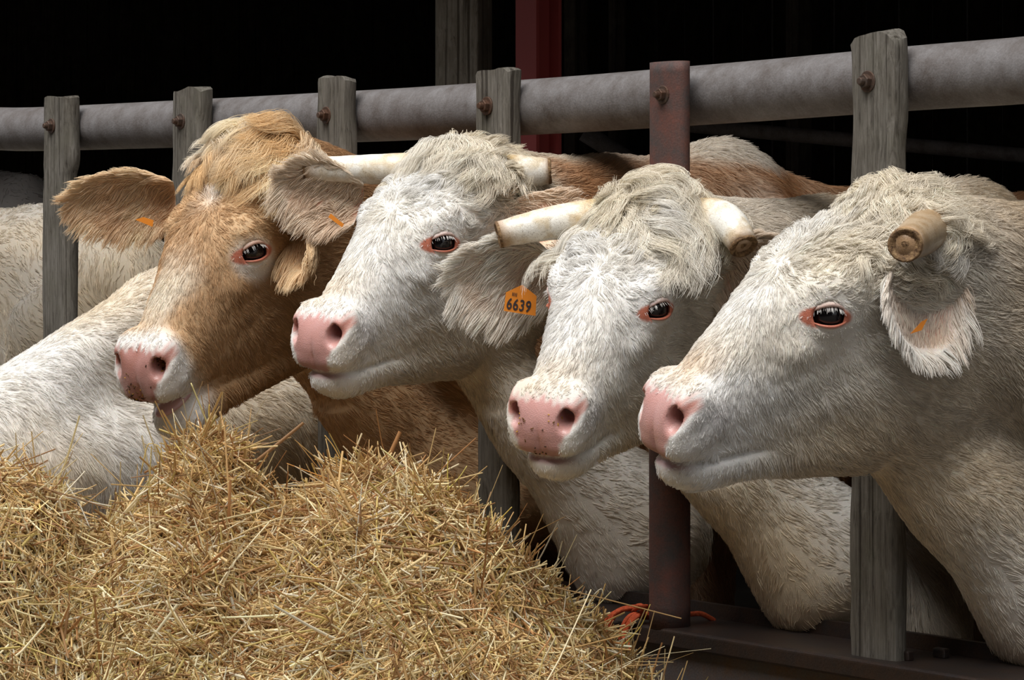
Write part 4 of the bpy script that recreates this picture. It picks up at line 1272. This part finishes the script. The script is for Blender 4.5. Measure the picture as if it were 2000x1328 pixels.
C6 = dict(seed=6, label='white cow standing along the fence inside, behind the left fence post', coat=coat_white, s=1.0,
    R=facing(142, 10), T=(_g6 - FD * .55 + UP * 1.36).tolist(), G=_g6, dir=FD, h=.012, nfur=34000, bodydens=1.0, warm=.25, wz=1.42, hairw=1.3, bw=.72,
    nlock=600, horns={}, ears={1: dict(n=600), -1: dict(n=600)})
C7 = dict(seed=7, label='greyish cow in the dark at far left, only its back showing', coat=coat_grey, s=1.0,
    R=facing(142, 5), T=(_g7 - FD * .6 + UP * 1.48).tolist(), G=_g7, dir=FD, h=.014, nfur=14000, bodydens=1.0, wz=1.57, hairw=1.5, bw=.75,
    nlock=400, horns={}, ears={1: dict(n=400), -1: dict(n=400)})
for c in (C1, C2, C3, C4, C5, C6, C7):
    build_cow(c)
# ------------------------------------------------------------------ straw heaps in the feed alley
YR = 5.42
ridge = [(-700, 1010), (-420, 930), (-200, 880), (-100, 876), (0, 890), (60, 905), (105, 935), (140, 1015), (165, 1060), (190, 1040), (230, 992), (280, 965), (320, 940), (345, 885), (368, 845), (400, 832), (440, 838), (463, 868), (480, 935), (520, 970),
         (570, 975), (605, 955), (650, 918), (690, 900), (740, 895), (800, 908), (850, 935), (900, 970), (960, 1035), (1020, 1090), (1080, 1140), (1150, 1204), (1200, 1262), (1260, 1335), (1330, 1420), (1450, 1560), (1700, 1800)]
rx = np.array([(x - 1000) / F_PX * YR for x, y in ridge]); rz = np.array([CAM_Z - (y - HORIZON) / F_PX * YR for x, y in ridge]) - .030
RXG = np.linspace(-1.7, .75, 491); DXG = RXG[1] - RXG[0]
RZG = np.interp(RXG, rx, rz)
def blur(a, sig):
    n = int(4 * sig / DXG) + 1
    k = np.exp(-.5 * (np.arange(-n, n + 1) * DXG / max(sig, 1e-4)) ** 2); k /= k.sum()
    return np.convolve(np.pad(a, n, mode='edge'), k, 'valid')
BL = [blur(RZG, sg) for sg in (.008, .03, .06, .10, .15, .22)]
NS = Noise(303, 24)
def straw_h(X, Y):
    dy = YR - Y
    f = np.clip(np.abs(dy) / .22, 0, len(BL) - 1.001); i = f.astype(int); f = f - i
    A = np.stack([np.interp(X, RXG, b) for b in BL])
    idx = np.arange(len(X))
    z = A[i, idx] * (1 - f) + A[i + 1, idx] * f
    z = z - np.where(dy > 0, .50 * dy + .22 * dy ** 2, .95 * -dy)
    P = np.stack([X, Y, np.zeros_like(X)], 1)
    e = sstep(.0, .08, np.abs(dy))
    return np.maximum(z + e * (.018 * NS(P, 14) + .010 * NS(P + 5, 34)), 0.0)
STRAW = Mat('straw', .5, spec=.35)
_at = STRAW.node('ShaderNodeAttribute', attribute_name='coat'); STRAW.base(_at.outputs['Color'])
_tr = STRAW.node('ShaderNodeBsdfTranslucent'); STRAW.l.new(_at.outputs['Color'], _tr.inputs['Color'])
_mx = STRAW.node('ShaderNodeMixShader'); _mx.inputs[0].default_value = .15
STRAW.l.new(STRAW.b.outputs[0], _mx.inputs[1]); STRAW.l.new(_tr.outputs[0], _mx.inputs[2]); STRAW.l.new(_mx.outputs[0], STRAW.n['Material Output'].inputs['Surface'])
STRAW = STRAW.m
CHAFF = Mat('packed_straw', .9)
_co = CHAFF.coords((1, 1, 1)); CHAFF.base(CHAFF.ramp(CHAFF.noise(_co, 60, 6), [(.3, srgb(84, 58, 30)), (.5, srgb(140, 104, 58)), (.7, srgb(178, 140, 84))])); CHAFF.bump(CHAFF.noise(_co, 90, 6), 1.0, .02); CHAFF = CHAFF.m
SCOL = np.array([srgb(200, 162, 100), srgb(182, 142, 86), srgb(218, 190, 136), srgb(232, 216, 180), srgb(150, 108, 66), srgb(196, 170, 92), srgb(176, 122, 70), srgb(226, 206, 156), srgb(208, 198, 180)])
SCOL = SCOL * .84 + .16 * (SCOL @ np.array([.3, .6, .1]))[:, None] * np.array([1.0, 1.0, .82])
SWT = np.array([.18, .16, .16, .12, .12, .09, .08, .06, .05])
def straw_heap(name, label, X0, X1, N, seed):
    r = np.random.default_rng(seed)
    root = tag(empty(name, ((X0 + X1) / 2, YR, 0)), label, 'straw', 'straw heaps in front of the fence')
    RL = np.array(root.location)
    gx = np.arange(X0, X1 + .006, .012); gy = np.concatenate([np.arange(4.1, YR - .1, .02), np.arange(YR - .1, YR + .1, .008), np.arange(YR + .1, YR + 1.1, .03)])
    GXX, GYY = np.meshgrid(gx, gy, indexing='ij')
    Z = straw_h(GXX.ravel(), GYY.ravel())
    V = np.stack([GXX.ravel(), GYY.ravel(), Z - .012], 1)
    a, b = len(gx), len(gy)
    I, J = np.meshgrid(np.arange(a - 1), np.arange(b - 1), indexing='ij')
    q = (I * b + J).ravel()
    Q = np.stack([q, q + b, q + b + 1, q + 1], 1)
    mesh_obj('packed_core', V - RL, Q, CHAFF, root)
    X = r.uniform(X0, X1, N * 3); Y = np.where(r.uniform(size=N * 3) < .93, r.uniform(4.62, YR + .06, N * 3), r.uniform(YR, YR + .5, N * 3))
    e = 1e-3
    h = straw_h(X, Y); hx = (straw_h(X + e, Y) - h) / e; hy = (straw_h(X, Y + e) - h) / e
    wgt = np.sqrt(1 + hx ** 2 + hy ** 2) * (h > .02)
    ch = r.choice(N * 3, N, p=wgt / wgt.sum())
    X, Y, h, hx, hy = X[ch], Y[ch], h[ch], hx[ch], hy[ch]
    n = nrm(np.stack([-hx, -hy, np.ones(N)], 1))
    P0 = np.stack([X, Y, h], 1)
    # drape: straws follow the slope in sheaves whose heading changes slowly over the heap
    base = np.stack([NS(P0 * [1, 1, 1] + 11, 6.0), -np.ones(N) * .9, np.zeros(N)], 1)
    ang = NS(P0 + 3, 5.0) * .9 + NS(P0 + 9, 19.0) * .7 + r.normal(size=N) * .75
    t0 = nrm(base - n * (base * n).sum(1, keepdims=True)); s0 = np.cross(n, t0)
    d = t0 * np.cos(ang)[:, None] + s0 * np.sin(ang)[:, None]
    tilt = r.normal(size=N) * .28 + .06
    d = nrm(d + n * tilt[:, None])
    L = r.uniform(.04, .15, N) * np.where(r.uniform(size=N) < .10, 1.7, 1)
    k = 4
    t = np.linspace(-.5, .5, k)[None, :, None]
    bend = r.normal(size=(N, 1, 3)) * .16
    kink = np.where(r.uniform(size=(N, 1, 1)) < .12, 1.0, 0.0) * np.maximum(t - .1, 0) * r.normal(size=(N, 1, 3)) * .9
    depth = r.uniform(-.012, .018, N)
    P = (P0 + n * depth[:, None])[:, None] + L[:, None, None] * (d[:, None] * t + bend * (t * t - .1) + kink)
    c = SCOL[r.choice(len(SCOL), N, p=SWT / SWT.sum())] * np.exp(r.normal(size=(N, 1)) * .16)
    patch = np.clip(.5 + .5 * NS(P0 + 21, 7.0), 0, 1)[:, None]
    c = c * (patch * np.array([1.02, .98, .90]) + (1 - patch) * np.array([1.0, 1.03, .98]))
    rad = np.exp(r.normal(size=N) * .38) * .00120
    # straws that stick out of the crest and the flanks
    M = int(N * .007)
    ci = r.choice(N, M)
    up = nrm(n[ci] * .9 + UP * .5 + r.normal(size=(M, 3)) * .55)
    LM_ = r.uniform(.03, .095, M)
    t2 = np.linspace(0, 1, k)[None, :, None]
    P2 = P0[ci][:, None] + LM_[:, None, None] * (up[:, None] * t2 + r.normal(size=(M, 1, 3)) * .14 * t2 ** 2)
    hi = NS(P0[ci] + 4, 9.0) > -1
    c2 = SCOL[r.choice(len(SCOL), M, p=SWT / SWT.sum())] * 1.05
    P = np.concatenate([P, P2]); c = np.concatenate([c, c2]); rad = np.concatenate([rad, r.uniform(.0007, .0012, M)])
    rr = rad[:, None] * np.array([.9, 1, 1, .8])[None]
    o = curves_obj('straws', P - RL, rr, STRAW, root, np.clip(c, 0, .95)); tag(o, kind='stuff')
    return root, RL
cut = (166 - 1000) / F_PX * YR
straw_heap('straw_heap', 'small straw heap at the left edge, parted from the big heap', -1.55, cut + .02, int(26000 * QUAL), 61)
big, BLOC = straw_heap('straw_heap', 'big double-peaked heap of golden straw in the foreground', cut - .02, .62, int(76000 * QUAL), 62)
# single long straws that show against the cows
def long_straw(pxs, Y, r, col):
    P = smooth_path([px(x, y, Y + dy) for x, y, dy in pxs], 10)
    V, F = tube(P, np.linspace(r, r * .7, len(P)), 6)
    mesh_obj('long_straw', V - BLOC, F, STRAW, big, True, np.tile(np.array(col), (len(V), 1)))
for pxs, r, col in [
    ([(410, 838, 0), (392, 795, -.01), (373, 748, -.02)], .0018, srgb(226, 212, 150)),
    ([(413, 835, 0), (408, 810, 0), (409, 790, 0)], .0016, srgb(206, 176, 90)),
    ([(275, 925, 0), (285, 880, 0), (293, 866, 0), (314, 876, 0), (314, 905, 0)], .0012, srgb(214, 186, 110)),
    ([(876, 960, 0), (874, 920, 0), (876, 886, 0)], .0014, srgb(210, 190, 96)),
    ([(870, 960, 0), (895, 935, 0), (912, 910, 0)], .0013, srgb(206, 190, 104)),
    ([(940, 1045, 0), (975, 1015, 0), (1000, 990, 0)], .0015, srgb(204, 176, 84)),
    ([(880, 1010, 0), (905, 985, 0), (926, 966, 0)], .0013, srgb(222, 190, 120)),
    ([(664, 895, 0), (650, 870, 0), (634, 850, 0)], .0013, srgb(216, 170, 96)),
    ([(785, 912, -.04), (762, 890, -.05), (744, 876, -.05)], .0018, srgb(236, 222, 160)),
    ([(640, 935, -.02), (600, 920, -.02), (560, 905, -.02)], .0013, srgb(200, 140, 70)),
    ([(1140, 1200, 0), (1158, 1165, 0), (1174, 1150, 0), (1178, 1162, 0)], .0013, srgb(236, 228, 200)),
    ([(1150, 1200, 0), (1175, 1175, 0), (1194, 1155, 0)], .0013, srgb(232, 216, 160)),
    ([(1215, 1262, 0), (1250, 1225, 0), (1270, 1180, 0)], .0012, srgb(206, 180, 90)),
    ([(335, 1010, -.1), (370, 975, -.12), (345, 985, -.12), (305, 1030, -.14)], .002, srgb(228, 200, 110)),
    ([(700, 1328, -.35), (650, 1290, -.36), (585, 1245, -.38)], .0018, srgb(226, 196, 92)),
    ([(10, 1225, -.2), (60, 1245, -.25), (110, 1290, -.28)], .002, srgb(226, 206, 160)),
    ([(130, 945, -.02), (155, 985, -.03), (175, 1030, -.04)], .0018, srgb(216, 208, 190)),
    ([(690, 1160, -.25), (740, 1200, -.28), (800, 1235, -.3)], .002, srgb(196, 190, 170)),
]:
    long_straw(pxs, YR - .03, r, col)
